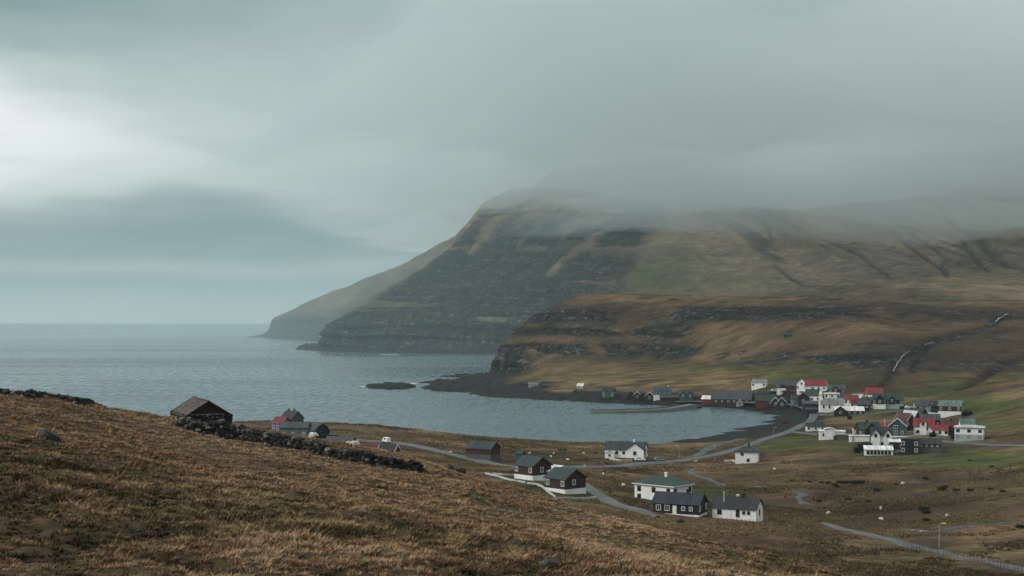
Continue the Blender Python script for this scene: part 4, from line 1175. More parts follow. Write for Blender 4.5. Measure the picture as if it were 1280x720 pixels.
house('dark gambrel-roofed barn past the end of the blue-grey shed', 398, 547.5, 6.0, 6.4, 2.6, 3.0, -52, 'black', 'rslate', None, 0, (('R', 1, 2.2, .8, .9),), style='gambrel', name='barn', cat='barn')
house('low dark shed beside the gambrel-roofed barn', 412, 549, 5.6, 3.4, 1.6, .5, -8, 'black', 'rdark', None, 0, (), style='flat', name='shed', cat='shed')
house('flat dark-roofed store hidden below the stone wall', 426, 563.5, 9, 5, 3.0, 1.6, -14, 'bluegrey', 'rslate', None, 0, (('F', 3, 1.6, .7, .7),), wst='white', name='shed', cat='shed')
house('red-walled house with dark roof and white gable boards peeping over the hill', 486, 571, 5.6, 4.6, 2.6, 1.9, -20, 'red', 'rdark', None, 0, (('F', 2, 1.7),), trim='white', wst='white', dz=-.5)
house('low red outhouse beside the white-gabled house peeping over the hill', 467, 566, 5, 3.4, 1.9, 1.0, -10, 'red', 'rwine', None, 0, (('F', 2, 1.4, .6, .7),), wst='white', name='shed', cat='shed')
house('small dark teal shed in the meadow behind the brown houses', 650, 573.5, 2.6, 2.4, 2.0, .8, -30, 'teal', 'rteal', None, 0, (), name='shed', cat='shed', door=('F', 0, 'green'))

# ------------------------------------------------------------------ village on the right: the lower cluster
house('white flat-topped house with raised middle and terrace, at the end of the short lane', 1040, 548.5, 11, 7, 3.4, .2, -10, 'white', 'rwhite', None, 0, (('F', 1, 1.9, 1, 1, -3.6), ('F', 1, 1.9, 1, 1, -1.2), ('R', 1, 1.9)), (), style='flat', cross=[(-1.2, 4.4, .3, 4.3, .6, ())])
house('grey stone terrace wall and store before the flat-topped white house', 1056, 549.5, 7, 4, 2.0, .3, -10, 'stone', 'rgrey', None, 0, (), style='flat', name='terrace', cat='terrace')
house('long low shed with dark roof and white front near the road bend', 1019, 538, 9, 5, 2.2, 1.5, -6, 'white', 'rdark', None, 0, (('F', 3, 1.2, .7, .7),), name='shed', cat='shed')
house('dark green roofed brown-black house with white end beside the white garage', 1085, 547, 9.5, 7, 3.9, 2.8, 12, 'brown', 'rgreen', None, 0, (('F', 2, 2.4), ('L', 2, 2.4)), ((-.5, 'black'),), wst='white', cross=[(-.4, 5.6, .6, 3.9, 2.7, (3.4,))])
house('white gabled end house touching the dark green roofed house', 1072.5, 546.5, 3.0, 4.4, 3.4, 1.9, 80, 'white', 'rwhite', None, 0, (('L', 1, 2.4, .7, .8),), name='annex', cat='annex')
house('low white garage in front of the dark green roofed brown-black house', 1074, 552, 8.0, 3.6, 2.4, .2, -8, 'white', 'rwhite', None, 0, (), style='flat', name='garage', cat='garage', door=('F', -2.6, 'grey'))
house('white house with navy roof and two sharp front gables', 1102, 558, 8.2, 6.4, 4.9, 2.6, -14, 'white', 'rnavy', None, 0, (('F', 1, 1.3, .9, 1, -3.2), ('F', 1, 1.3, .9, 1, .2), ('R', 2, 2.8)), (), cross=[(-2.3, 3.2, .8, 4.7, 2.3, (4.6,)), (2.3, 3.2, .8, 4.7, 2.3, (4.6,))])
house('long low white shed with a row of dark openings at the foot of the cluster', 1098, 568.5, 10.2, 4, 2.0, 1.0, -10, 'white', 'rwhite', None, 0, (('F', 7, .95, .75, 1.2),), name='shed', cat='shed', style='shed')
house('teal-fronted gabled house with dark window panel and white trim', 1122, 546, 6.8, 7.4, 5.0, 3.2, 74, 'teal', 'rteal', 'white', .7, (('L', 1, 2.2, 1.4, 1.3, .8), ('L', 1, 4.5, 1.4, 1.3, .8), ('L', 1, 2.2, .9, 1.1, -2.0)), (), trim='white', wst='white')
house('black boathouse-like house with four white-framed windows and flat dark roof', 1137, 567.5, 6.2, 6.0, 5.6, .3, -16, 'black', 'rdark', None, 0, (('F', 2, 4.2), ('F', 2, 1.7), ('R', 2, 3.6)), (), wst='white', style='flat')
house('long dark-roofed hall with stone lower wall right of the four-windowed black house', 1158, 566, 10.5, 7.2, 3.7, 1.6, -16, 'black', 'rdark', 'stone', 2.4, (('F', 5, 3.1, .7, .7),), name='hall', cat='hall', wst='white')
house('small dark shed with white roof between the navy-roofed house and the black house', 1120, 562, 5.0, 4.2, 3.0, .6, -12, 'dark', 'rwhite', None, 0, (('F', 2, 1.5, .8, 1),), style='shed', name='shed', cat='shed', wst='white')
house('tall narrow house with wine-red roof behind the teal-fronted gable', 1131, 538, 8.6, 5.4, 5.0, 3.2, -62, 'dark', 'rwine', None, 0, (('R', 2, 3.4),), wst='white', trim='white')
house('narrow house with pale grey roof behind the wine-red roof', 1139, 533, 8.6, 5.0, 4.8, 3.0, -60, 'dark', 'rpale', None, 0, (('R', 1, 3.4),), wst='white')
house('narrow house with slate-black roof, last in the row of three steep roofs', 1147, 530, 9, 5.4, 5.0, 3.0, -58, 'dark', 'rdark', None, 0, (('R', 1, 3.4),), wst='white')
house('white house with bright red roof and tall central dormer', 1155, 543.5, 8.6, 6.8, 4.0, 3.0, -16, 'white', 'rred', None, 0, (('F', 1, 1.6, 1.1, 1, -2.6), ('R', 2, 2.2), ('F', 1, 2.9, 1.1, 1, 1.0)), (), cross=[(-.4, 2.8, .3, 5.4, .9, (5.0,), 'rred')])
house('low white annex with red roof joined to the red-roofed dormer house', 1174.5, 545, 6.6, 5.0, 2.9, 1.5, -14, 'white', 'rred', None, 0, (('F', 3, 1.7, .9, 1), ('R', 1, 1.7)), name='annex', cat='annex')
house('brown shed with dark red roof behind the low red-roofed annex', 1187, 544, 7.6, 6, 4.2, 1.9, -4, 'darkred', 'rwine', None, 0, (('F', 2, 2.4, .7, .8),), ((.6, 'black'),), name='shed', cat='shed')
house('white two-storey house with low pale roof and blue-grey basement, rightmost in the cluster', 1212, 550, 11, 7.6, 5.2, .9, -22, 'white', 'rpale', 'paleblue', 2.5, (('F', 3, 3.9, 1.1, 1.0), ('F', 3, 1.5, .9, .7), ('R', 1, 3.9)), style='hip')
house('house with pale green gabled roof behind the blue-grey basement house', 1209, 544.5, 6, 5, 4.9, 1.9, -8, 'white', 'rpalegreen', None, 0, (('F', 2, 3.6),))
house('house with grey-black roof behind the red-roofed dormer house', 1162, 536, 9, 6, 4.6, 2.2, -6, 'dark', 'rslate', None, 0, (('F', 2, 2.4),), wst='white')
house('shed with weathered red roof behind the white flagpole', 1097, 541, 8.6, 5, 2.6, 1.7, -16, 'white', 'rred', None, 0, (('F', 2, 1.4, .7, .8),), name='shed', cat='shed')
house('small white pump house beside the flat-topped white house', 1029, 548, 2.4, 2.4, 2.2, .7, 20, 'white', 'rwhite', None, 0, (), name='shed', cat='shed', door=('F', 0, 'grey'))

# ------------------------------------------------------------------ village on the right: the middle row under the burn
house('dark red house on a white basement with pale green roof, last before the open hill', 1188, 519, 11.5, 8.6, 4.9, 2.6, -22, 'darkred', 'rpalegreen', 'white', 2.2, (('F', 3, 3.6), ('R', 2, 3.6), ('F', 2, 1.2, .7, .7)), wst='white')
house('pale blue house with slate roof beside the street lamp', 1157, 514.5, 12, 8, 3.5, 2.5, -8, 'paleblue', 'rslate', None, 0, (('F', 4, 2.1),), wst='dark', cross=[(2.6, 4.5, .3, 3.4, 2.0, (2.2,))])
house('dark garage joined to the pale blue house', 1172, 514, 7, 6, 3.0, 2.0, -8, 'dark', 'rdark', None, 0, (), name='garage', cat='garage', door=('F', 1, 'grey'))
house('black house with green roof and pale blue lower storey', 1118, 509.5, 9.4, 7, 4.8, 2.8, -12, 'black', 'rgreen', 'paleblue', 2.2, (('F', 3, 3.4), ('R', 2, 3.4)), wst='white', cross=[(-1.6, 3.6, .3, 4.6, 2.2, (4.2,))])
house('black house with green roof and white lower storey', 1099, 509.5, 7.0, 7, 4.8, 3.0, -14, 'black', 'rgreen', 'white', 2.2, (('F', 2, 3.4), ('R', 1, 3.4)), wst='white', cross=[(.3, 4.6, .3, 4.8, 2.6, (3.6,))])
house('white house with red roof standing highest beside the burn', 1093, 501, 9.6, 7, 4.0, 3.4, -26, 'white', 'rred', None, 0, (('F', 3, 2.2), ('R', 2, 2.2), ('R', 1, 4.6)))
house('low green-roofed byre below the white red-roofed house by the burn', 1086, 505, 7.5, 5, 2.2, 1.6, -6, 'dark', 'rteal', None, 0, (), name='byre', cat='byre')
house('white cottage with red roof behind the black-and-white hall', 1064, 506, 7.5, 6, 3.3, 2.4, -18, 'white', 'rred', None, 0, (('F', 2, 1.9), ('R', 1, 2.0)))
house('cottage with crimson roof just in front of its red-roofed neighbour', 1070, 509.5, 6.4, 5, 2.4, 2.2, -6, 'white', 'rwine', None, 0, (('F', 2, 1.5, .7, .8),))
house('small teal-roofed cottage left of the two red cottages', 1057, 503.5, 6, 5.4, 3.4, 2.2, -20, 'white', 'rteal', None, 0, (('F', 2, 2),))
house('dark barn with grey roof right of the two red cottages', 1080, 511, 7, 5.4, 2.6, 1.9, -10, 'dark', 'rslate', None, 0, (), name='barn', cat='barn')
house('pale-roofed byre behind the red cottages', 1072, 501.5, 6, 4.6, 2.4, 1.5, -18, 'grey', 'rpale', None, 0, (), name='byre', cat='byre')
house('black hall with broad white roof below the church', 1061, 518.5, 16, 7, 2.6, 1.9, -8, 'black', 'rwhite', None, 0, (('F', 5, 1.5, .9, .8),), name='hall', cat='hall', wst='white', cross=[(-5.0, 6.5, .8, 2.6, 2.4, (1.6,))])

# church: long nave with a stepped white tower at its end
ch = house('white church with grey roof and slim stepped tower', 1040, 513.5, 12.6, 6.4, 4.0, 3.0, -10, 'white', 'rgrey', None, 0, (('F', 4, 2.4, .7, 1.5), ('R', 1, 2.6, .8, 1.4)), (), name='church', cat='church')
tw = MB().box(-7.5, -5.2, -1.25, 1.25, -2.5, 7.6).box(-7.2, -5.5, -.9, .9, 7.602, 9.6).build('tower', wallm('white'), ch)
MB().add([(-7.4, -1.1, 9.602), (-5.3, -1.1, 9.602), (-5.3, 1.1, 9.602), (-7.4, 1.1, 9.602), (-6.35, 0, 12.6)], [(3, 2, 1, 0), (0, 1, 4), (1, 2, 4), (2, 3, 4), (3, 0, 4)]).build('spire', wallm('white'), tw)
MB().tube((-6.35, 0, 12.5), (-6.35, 0, 13.7), .05).build('cross', wallm('grey'), tw)

# ------------------------------------------------------------------ village: the upper row
house('white house with grey roof alone on the green left of the upper row', 950, 484.5, 10, 7.4, 3.6, 2.0, -26, 'white', 'rgrey', None, 0, (('F', 2, 2.0), ('R', 2, 2.0)), wst='dark')
house('dark red house on a white basement with grey roof, left end of the upper row', 979, 489, 8, 6.4, 4.6, 2.2, -14, 'darkred', 'rslate', 'white', 2.0, (('F', 2, 3.4, 1.5, .9), ('R', 1, 3.4)), wst='white')
house('dark red barn joined to the left end house of the upper row', 990, 489.5, 7.0, 6, 4.0, 2.2, -20, 'darkred', 'rslate', None, 0, (), name='barn', cat='barn')
house('white gable-fronted house with red roof, narrower of the two on the upper row', 1003.5, 488.5, 6.4, 6.2, 5.0, 2.8, 64, 'white', 'rred', None, 0, (('L', 2, 2.2, .8, 1), ('L', 1, 4.6, .8, 1)), ((.3, 'rust'),), cross=[(.6, 3.2, .5, 4.9, 1.8, (4.4,))])
house('broad white house with red roof and high gable on the upper row', 1021, 492, 13.5, 8, 5.2, 3.4, -22, 'white', 'rred', None, 0, (('F', 4, 3.6, .8, 1), ('F', 3, 1.3, .8, 1), ('R', 1, 4.4)), (), cross=[(-4.4, 3.0, .4, 3.8, 1.2, (), 'rwine')])
house('dark red house with white lower wall, right end of the upper row', 1046, 495, 9.4, 7, 4.3, 2.2, -14, 'darkred', 'rslate', 'white', 1.9, (('F', 3, 3.1), ('R', 2, 3.1)), wst='white', cross=[(-.6, 3.6, .4, 4.2, 1.8, (3.6,))])
house('white house with dark green roof and broad gable just above the church', 1017, 502.5, 9.4, 8.0, 4.2, 3.6, -26, 'white', 'rgreen', None, 0, (('F', 3, 2.2, .8, 1), ('R', 2, 2.2, .8, 1), ('R', 1, 5.0, .8, 1)))
house('white flat-roofed parsonage behind the church tower', 1040, 501.5, 9, 6, 4.6, .6, -12, 'white', 'rwhite', None, 0, (('F', 3, 3.2, .8, 1),), style='hip')
house('long dark terraced barn below the green-roofed white house', 1018, 510.5, 14, 6, 2.8, 1.3, -6, 'dark', 'rslate', None, 0, (), name='barn', cat='barn', style='shed')
house('long low dark byre between the terraced barn and the road', 1025, 516, 16, 4, 1.8, .9, -6, 'dark', 'rdark', None, 0, (), name='byre', cat='byre', style='shed')
house('dark blue-grey house with white windows above the road end', 996, 507, 7.6, 6.4, 4.4, 2.0, -10, 'bluegrey', 'rteal', None, 0, (('F', 2, 3.0, 1.1, 1), ('F', 2, 1.2, 1, .7)), wst='white')
house('narrow black house at the right of the dark blue-grey house', 1005, 508, 4.4, 7, 5.6, 2.2, 70, 'black', 'rdark', None, 0, (('L', 1, 3.6),), wst='white')

# ------------------------------------------------------------------ houses along the far shore
house('red boathouse with dark roof between the long warehouse and the gabled huts', 957, 506.8, 13, 8, 3.4, 3.2, -12, 'red', 'rteal', None, 0, (('F', 3, 2.0, .7, .8),), name='boathouse', cat='boathouse')
for i, (x, y, lb) in enumerate([(971, 507.3, 'black boathouse with white gable boards next to the red boathouse'), (979, 507.6, 'black boathouse with white gable boards standing nearest the road end')]):
    house(lb, x, y, 8, 6.0, 2.8, 2.9, 68, 'black', 'rdark', None, 0, (('L', 1, 1.4, 1.2, 1.5),), name='boathouse', cat='boathouse', trim='white', wst='white', group='gabled boathouses by the road end')
house('very long dark warehouse with teal roof on the quay', 915, 505, 27, 13, 3.6, 5.2, -14, 'brown', 'rslate', None, 0, (('F', 6, 2.2, .9, .9), ('R', 3, 2.2)), name='warehouse', cat='warehouse', wst='white')
house('small cream boathouse with pointed gable before the long warehouse', 901, 506, 5.4, 5.4, 2.6, 2.4, 78, 'cream', 'rwhite', None, 0, (('L', 1, 1.4, 1, 1.2),), name='boathouse', cat='boathouse')
house('tiny white boathouse leaning on the warehouse front', 925, 506.6, 5, 4.6, 2.0, 2.0, 78, 'grey', 'rpale', None, 0, (('L', 1, 1.1, .9, 1.0),), name='boathouse', cat='boathouse')
house('red shed with white roof at the landing place', 886, 503.5, 8.4, 6, 2.7, 2.0, -24, 'red', 'rwhite', None, 0, (('F', 1, 1.5, .9, .9),), name='shed', cat='shed')
house('grey-teal house with three gables above the slipway', 858, 500, 9.5, 7, 3.8, 3.0, -8, 'teal', 'rslate', None, 0, (('F', 2, 2.2, .7, .9),), cross=[(-2.4, 3.6, .5, 3.8, 2.5, (3.0,)), (2.6, 3.6, .5, 3.8, 2.5, (3.0,))], wst='white')
house('blue house with white lower band and dark roof on the far shore', 828, 496.5, 12.5, 7.4, 4.8, 2.5, -6, 'blue', 'rslate', 'white', 1.7, (('F', 4, 3.4, 1, 1.1), ('R', 1, 3.4)), wst='white', chim=((4.2, 'white'),))
house('low red shed below the blue house on the far shore', 833, 500.5, 9, 5, 2.2, 1.3, -4, 'darkred', 'rbrown', None, 0, (), name='shed', cat='shed')
house('dark red hut between the blue house and the three-gabled house', 845, 500.5, 6, 5, 2.2, 1.6, -10, 'darkred', 'rslate', None, 0, (), name='shed', cat='shed')
house('pale-trimmed boathouse with open front, left of the blue house', 812, 499, 7.4, 6.4, 2.4, 2.6, 84, 'dark', 'rslate', None, 0, (('L', 1, 1.2, 1.6, 1.6),), name='boathouse', cat='boathouse', trim='white', wst='white')
house('dark boathouse with arched white front on the far shore', 796.5, 498, 7, 5.4, 2.4, 2.4, 84, 'dark', 'rdark', None, 0, (('L', 1, 1.2, 1.6, 1.5),), name='boathouse', cat='boathouse', trim='white', wst='white')
house('plain black boathouse left of the arched white front', 789, 497.5, 7, 5, 2.4, 2.2, 84, 'black', 'rdark', None, 0, (), name='boathouse', cat='boathouse')
house('low stone boathouse left of the plain black boathouse', 782, 497.5, 7, 5, 2.1, 2.0, 84, 'stone', 'rslate', None, 0, (), name='boathouse', cat='boathouse')
house('black shed with red door among the far-shore boathouses', 804, 498.5, 7, 5, 2.6, 2.0, 84, 'black', 'rslate', None, 0, (), name='shed', cat='shed')
house('dark house with white windows, left end of the far-shore row', 761, 495.5, 8.6, 6.4, 3.8, 2.4, -16, 'teal', 'rdark', None, 0, (('F', 2, 2.6, 1.2, 1.1), ('F', 2, .9, 1, .8), ('R', 1, 2.4)), wst='white')
house('white hut with pale roof alone on the meadow under the crags', 726, 485.8, 5, 4.4, 2.2, 1.7, -20, 'grey', 'rwhite', None, 0, (), name='hut', cat='hut')
house('low pale hut by the rocks at the end of the shore meadow', 667, 482.2, 8, 4, 2.0, .5, 4, 'grey', 'rwhite', None, 0, (), name='hut', cat='hut', style='flat')
p_ = at_h(985, 421.5); house('lone dark green cabin high on the hillside', 0, 0, 8, 4, 2.0, 1.3, 0, 'green', 'rgreen', None, 0, (('F', 2, 1.5),), name='cabin', cat='cabin', pos=p_)

# ------------------------------------------------------------------ stone hut and dry stone walls on the near hill
ICO = None


def ico():
    global ICO
    if ICO is None:
        bm = bmesh.new(); bmesh.ops.create_icosphere(bm, subdivisions=2, radius=1.0); bm.verts.ensure_lookup_table()
        ICO = (np.array([v.co[:] for v in bm.verts]), np.array([[v.index for v in f.verts] for f in bm.faces])); bm.free()
    return ICO


def stones_mesh(name, centers, sizes, mat, seed=0, smooth=False):
    v0, f0 = ico(); r = np.random.default_rng(seed); n = len(centers)
    V = np.repeat(v0[None], n, 0)
    V = np.sign(V) * np.abs(V) ** .72
    off = r.uniform(0, 50, (n, 1, 3))
    q = v0[None] * 1.3 + off
    V = V * (1 + .24 * vnoise(q[..., 0], q[..., 1], q[..., 2]))[..., None]
    V = V * np.asarray(sizes)[:, None, :]
    a = r.uniform(0, 6.28, n); ca, sa = np.cos(a)[:, None], np.sin(a)[:, None]
    V = np.stack([V[..., 0] * ca - V[..., 1] * sa, V[..., 0] * sa + V[..., 1] * ca, V[..., 2] + V[..., 0] * r.normal(0, .18, (n, 1))], -1) + np.asarray(centers)[:, None, :]
    Fc = (f0[None] + (np.arange(n) * len(v0))[:, None, None]).reshape(-1, 3)
    me = bpy.data.meshes.new(name); raw_mesh(me, V.reshape(-1, 3), Fc, smooth); me.materials.append(mat)
    o = bpy.data.objects.new(name, me); C.objects.link(o); return o


def stone_mat():
    m, k, b = new_mat('lichened field stone')
    geo = k.new('ShaderNodeNewGeometry')
    c = k.ramp(geo.outputs['Random Per Island'], [(0, (.006, .006, .006)), (.55, (.018, .018, .016)), (.85, (.048, .047, .042)), (1, (.16, .16, .145))])
    n = k.noise(k.coord(), 5.0, 5, .7)
    c = k.mix(k.rng(n, .62, .74), c, (.22, .225, .20, 1))
    c = k.mix(k.m('MULTIPLY', k.rng(n, .45, .30), .7), c, (.012, .012, .011, 1))
    k.l.new(c, b.inputs['Base Color']); b.inputs['Roughness'].default_value = .9; b.inputs['Specular IOR Level'].default_value = .2
    bp = k.new('ShaderNodeBump'); bp.inputs['Strength'].default_value = .7; bp.inputs['Distance'].default_value = .06
    k.l.new(k.noise(k.coord(), 9, 4, .7), bp.inputs['Height']); k.l.new(bp.outputs[0], b.inputs['Normal'])
    return m


STONE = stone_mat()


def drywall(label, pix, h0, h1, thick, ssz, seed, sink=.1):
    pts = [at_f(*p) for p in pix]; r = np.random.default_rng(seed)
    P = np.array([[p.x, p.y] for p in pts]); t = np.concatenate([[0], np.cumsum(np.linalg.norm(np.diff(P, axis=0), axis=1))])
    cs, ss = [], []
    s = 0.0; Lt = t[-1]
    while s < Lt:
        x, y = np.interp(s, t, P[:, 0]), np.interp(s, t, P[:, 1])
        x2, y2 = np.interp(min(s + 1, Lt), t, P[:, 0]), np.interp(min(s + 1, Lt), t, P[:, 1])
        x3, y3 = np.interp(max(s - 1, 0), t, P[:, 0]), np.interp(max(s - 1, 0), t, P[:, 1])
        dx, dy = x2 - x3, y2 - y3; q = math.hypot(dx, dy); nx_, ny_ = -dy / q, dx / q
        f = s / Lt; H = (h0 * (1 - f) + h1 * f) * (1 + .22 * float(vnoise(np.array(s * .45), np.array(seed * 1.7)))); H *= min(1, .35 + min(s, Lt - s) * .5)
        z0 = zf(x, y) - sink; k = 0; z = 0.0
        while z < H:
            tw = thick * (1 - .35 * z / max(H, .01))
            for w in (-1, 0, 1):
                sz = ssz * r.uniform(.65, 1.35)
                cs.append((x + nx_ * tw * .5 * w + r.normal(0, .05), y + ny_ * tw * .5 * w + r.normal(0, .05), z0 + z + r.normal(0, .05))); ss.append((sz * r.uniform(.8, 1.4), sz * r.uniform(.7, 1.1), sz * r.uniform(.5, .85)))
            z += ssz * .95
        s += ssz * 1.35
    o = stones_mesh('dry_stone_wall', cs, ss, STONE, seed); tag(o, label, 'stone wall'); return o


drywall('long dark dry stone wall running downhill from the stone hut', [(221, 535), (245, 541), (270, 546), (303, 551), (340, 557), (380, 565), (420, 572.5), (462, 581.5), (500, 586.5), (529, 590)], 1.65, .95, 1.0, .27, 3)
drywall('low dry stone wall along the left skyline of the hill', [(-60, 486), (0, 493), (35, 496.5), (62, 499.5), (95, 504.5), (127, 510.5)], .62, .40, .6, .22, 5, .0)


def hut():
    c = at_f(234, 530); L, Wd, hw, rh, rot = 10.2, 6.0, 1.5, 1.85, R(-66)
    ax = Vector((math.cos(rot), math.sin(rot), 0)); ay = Vector((-math.sin(rot), math.cos(rot), 0))
    p = c - ax * L / 2 + ay * Wd / 2
    z = zf(p.x, p.y); p.z = (z + c.z) / 2 + .15
    root = empty('stone_hut', p, rot); tag(root, 'small dark stone hut with slab roof and boarded gable on the hill crest', 'hut')
    r = np.random.default_rng(5); cs, ss = [], []
    for (a, b_) in (((-L / 2, -Wd / 2), (L / 2, -Wd / 2)), ((L / 2, -Wd / 2), (L / 2, Wd / 2)), ((L / 2, Wd / 2), (-L / 2, Wd / 2)), ((-L / 2, Wd / 2), (-L / 2, -Wd / 2))):
        n = int(math.hypot(b_[0] - a[0], b_[1] - a[1]) / .34)
        for i in range(n + 1):
            zz = -1.2
            while zz < hw - .05:
                s = .23 * r.uniform(.7, 1.3); f = i / n
                cs.append((a[0] + (b_[0] - a[0]) * f + r.normal(0, .05), a[1] + (b_[1] - a[1]) * f + r.normal(0, .05), zz)); ss.append((s * 1.2, s * 1.1, s * .75)); zz += .26
    w = stones_mesh('wall', cs, ss, STONE, 9); w.parent = root
    MB().box(-L / 2 + .08, L / 2 - .08, -Wd / 2 + .08, Wd / 2 - .08, -1.2, hw - .1).build('inner_wall', wallm('stone'), root)
    MB().prism([(-Wd / 2 + .15, hw - .05), (Wd / 2 - .15, hw - .05), (0, hw + rh - .1)], L / 2 - .28, L / 2 - .16).build('gable_boards', boards('tarred boards', (.022, .017, .013), .16, True), root)
    MB().prism([(-Wd / 2 + .15, hw - .05), (Wd / 2 - .15, hw - .05), (0, hw + rh - .1)], -L / 2 + .16, -L / 2 + .28).build('gable_boards', boards('tarred boards', (.022, .017, .013)), root)
    MB().box(L / 2 - .12, L / 2 + .12, -Wd / 2 + .3, Wd / 2 - .7, hw - .02, hw + .14).build('beam', paint('silvered timber', (.20, .185, .16), .9, .4, 2), root)
    # roof of overlapping slabs, course by course
    m, k, b = new_mat('stone roof slabs')
    geo = k.new('ShaderNodeNewGeometry')
    cc = k.ramp(geo.outputs['Random Per Island'], [(0, (.020, .017, .015)), (.5, (.050, .040, .034)), (1, (.10, .084, .072))])
    n = k.noise(k.coord(), 3, 5, .7); cc = k.mix(k.rng(n, .57, .74), cc, (.14, .12, .10, 1))
    k.l.new(cc, b.inputs['Base Color']); b.inputs['Roughness'].default_value = .9
    rf = MB(); sl = math.hypot(Wd / 2 + .3, rh * (Wd / 2 + .3) / (Wd / 2)); ang = math.atan2(rh, Wd / 2); nc = 9
    for side in (-1, 1):
        for ci in range(nc):
            u0, u1 = sl * ci / nc - .03, sl * (ci + 1) / nc + .06; x = -L / 2 - .3 - (ci % 2) * .2
            while x < L / 2 + .25:
                wd = r.uniform(.35, .6); x1 = min(x + wd - .012, L / 2 + .3)
                xa = max(x, -L / 2 - .3)
                if x1 - xa > .05:
                    v = []
                    lift = .03 * (nc - ci) / nc + r.uniform(0, .025)
                    for tt_ in (0, .05):
                        for (xx, uu, k2) in ((xa, u0, 0), (x1, u0, 0), (x1, u1, .035), (xa, u1, .035)):
                            y = side * uu * math.cos(ang); zz = hw + rh - uu * math.sin(ang) + k2 + lift + tt_
                            v.append((xx, y, zz))
                    rf.add(v, [(0, 3, 2, 1), (4, 5, 6, 7), (0, 1, 5, 4), (1, 2, 6, 5), (2, 3, 7, 6), (3, 0, 4, 7)])
                x += wd
    ro = rf.build('roof', m, root)
    MB().prism([(-.28, hw + rh - .10), (.28, hw + rh - .10), (.03, hw + rh + .2), (-.03, hw + rh + .2)], -L / 2 - .34, L / 2 + .34).build('ridge_board', boards('tarred boards', (.022, .017, .013)), ro)
    for sx in (-1, 1):
        x0 = sx * (L / 2 + .31); x0, x1 = (x0, x0 + .07) if sx > 0 else (x0 - .07, x0); e = Wd / 2 + .32; s = rh / (Wd / 2)
        MB().prism([(-e, hw - .32 * s - .10), (0, hw + rh - .12), (e, hw - .32 * s - .10), (e, hw - .32 * s + .14), (0, hw + rh + .16), (-e, hw - .32 * s + .14)], x0, x1).build('bargeboard', boards('tarred boards', (.022, .017, .013)), ro)


hut()


def boulder(px, py, wpx, hpx_, label, mat=None, seed=1, fg=True, group=None, flat=1.0):
    p = at_f(px, py) if fg else at(px, py); s = p.y / F
    v0, f0 = ico(); bm = bmesh.new(); bmesh.ops.create_icosphere(bm, subdivisions=4, radius=1.0)
    v = np.array([q.co[:] for q in bm.verts]); fc = np.array([[q.index for q in f.verts] for f in bm.faces]); bm.free()
    q = v * 1.1 + seed * 7.3
    r_ = 1 + .32 * fbm(q[:, 0], q[:, 1], q[:, 2], octaves=2) + .10 * fbm(q[:, 0] * 4, q[:, 1] * 4, q[:, 2] * 4, octaves=3)
    rr_ = np.random.default_rng(seed * 13 + 1); v = v.copy()
    for q_ in range(11):
        nn = rr_.normal(0, 1, 3); nn /= np.linalg.norm(nn); dd = v @ nn; v = v - np.maximum(dd - rr_.uniform(.52, .8), 0)[:, None] * nn
    v = v * (1 + .35 * (r_ - 1))[:, None] * 1.25 * np.array([wpx * s / 2, wpx * s / 2 * .9, hpx_ * s * .75])
    me = bpy.data.meshes.new('boulder'); raw_mesh(me, v, fc, True); me.materials.append(mat or BOULD)
    o = bpy.data.objects.new('boulder', me); C.objects.link(o); o.location = p + Vector((0, 0, hpx_ * s * .22)); o.rotation_euler = (0, 0, seed)
    tag(o, label, 'boulder', group); return o


def bould_mat():
    m, k, b = new_mat('boulder stone')
    n = k.noise(k.coord(), 2.2, 6, .7)
    k.l.new(k.ramp(n, [(.34, (.006, .007, .007)), (.52, (.018, .019, .020)), (.63, (.045, .047, .048)), (.74, (.16, .16, .15))]), b.inputs['Base Color']); b.inputs['Roughness'].default_value = .85
    bp = k.new('ShaderNodeBump'); bp.inputs['Strength'].default_value = .8; bp.inputs['Distance'].default_value = .12
    k.l.new(n, bp.inputs['Height']); k.l.new(bp.outputs[0], b.inputs['Normal']); return m


BOULD = bould_mat()
boulder(62, 551.5, 23, 17, 'squat dark boulder alone in the straw-coloured grass at the left', seed=1)
boulder(688, 708, 34, 11, 'broad lichen-patched rock low on the near slope', seed=2)
boulder(564, 586, 9, 7, 'white-topped stone on the hill brow, first of a short row', seed=3)
boulder(578, 590, 10, 7, 'white-topped stone on the hill brow beside its twin', seed=4)
boulder(571, 588.5, 5, 4, 'small pale stone between the two white-topped stones', seed=5)
boulder(917, 694, 18, 8, 'dark flat rock near the lower edge of the hill brow', seed=6)
boulder(850, 654, 9, 5, 'dark stone below the black bungalow', seed=7, fg=False)
for i, (x, y, w) in enumerate([(512, 680, 9), (520, 683, 7), (531, 684, 8), (545, 688, 10), (556, 691, 7), (575, 690, 9), (590, 688, 6), (268, 661, 10), (305, 664, 11), (296, 650, 8), (394, 678, 9), (500, 686, 6)]):
    boulder(x, y, w, w * .35, 'small pale flat stone half sunk in the brown turf', seed=10 + i, group='pale flat stones in the turf')

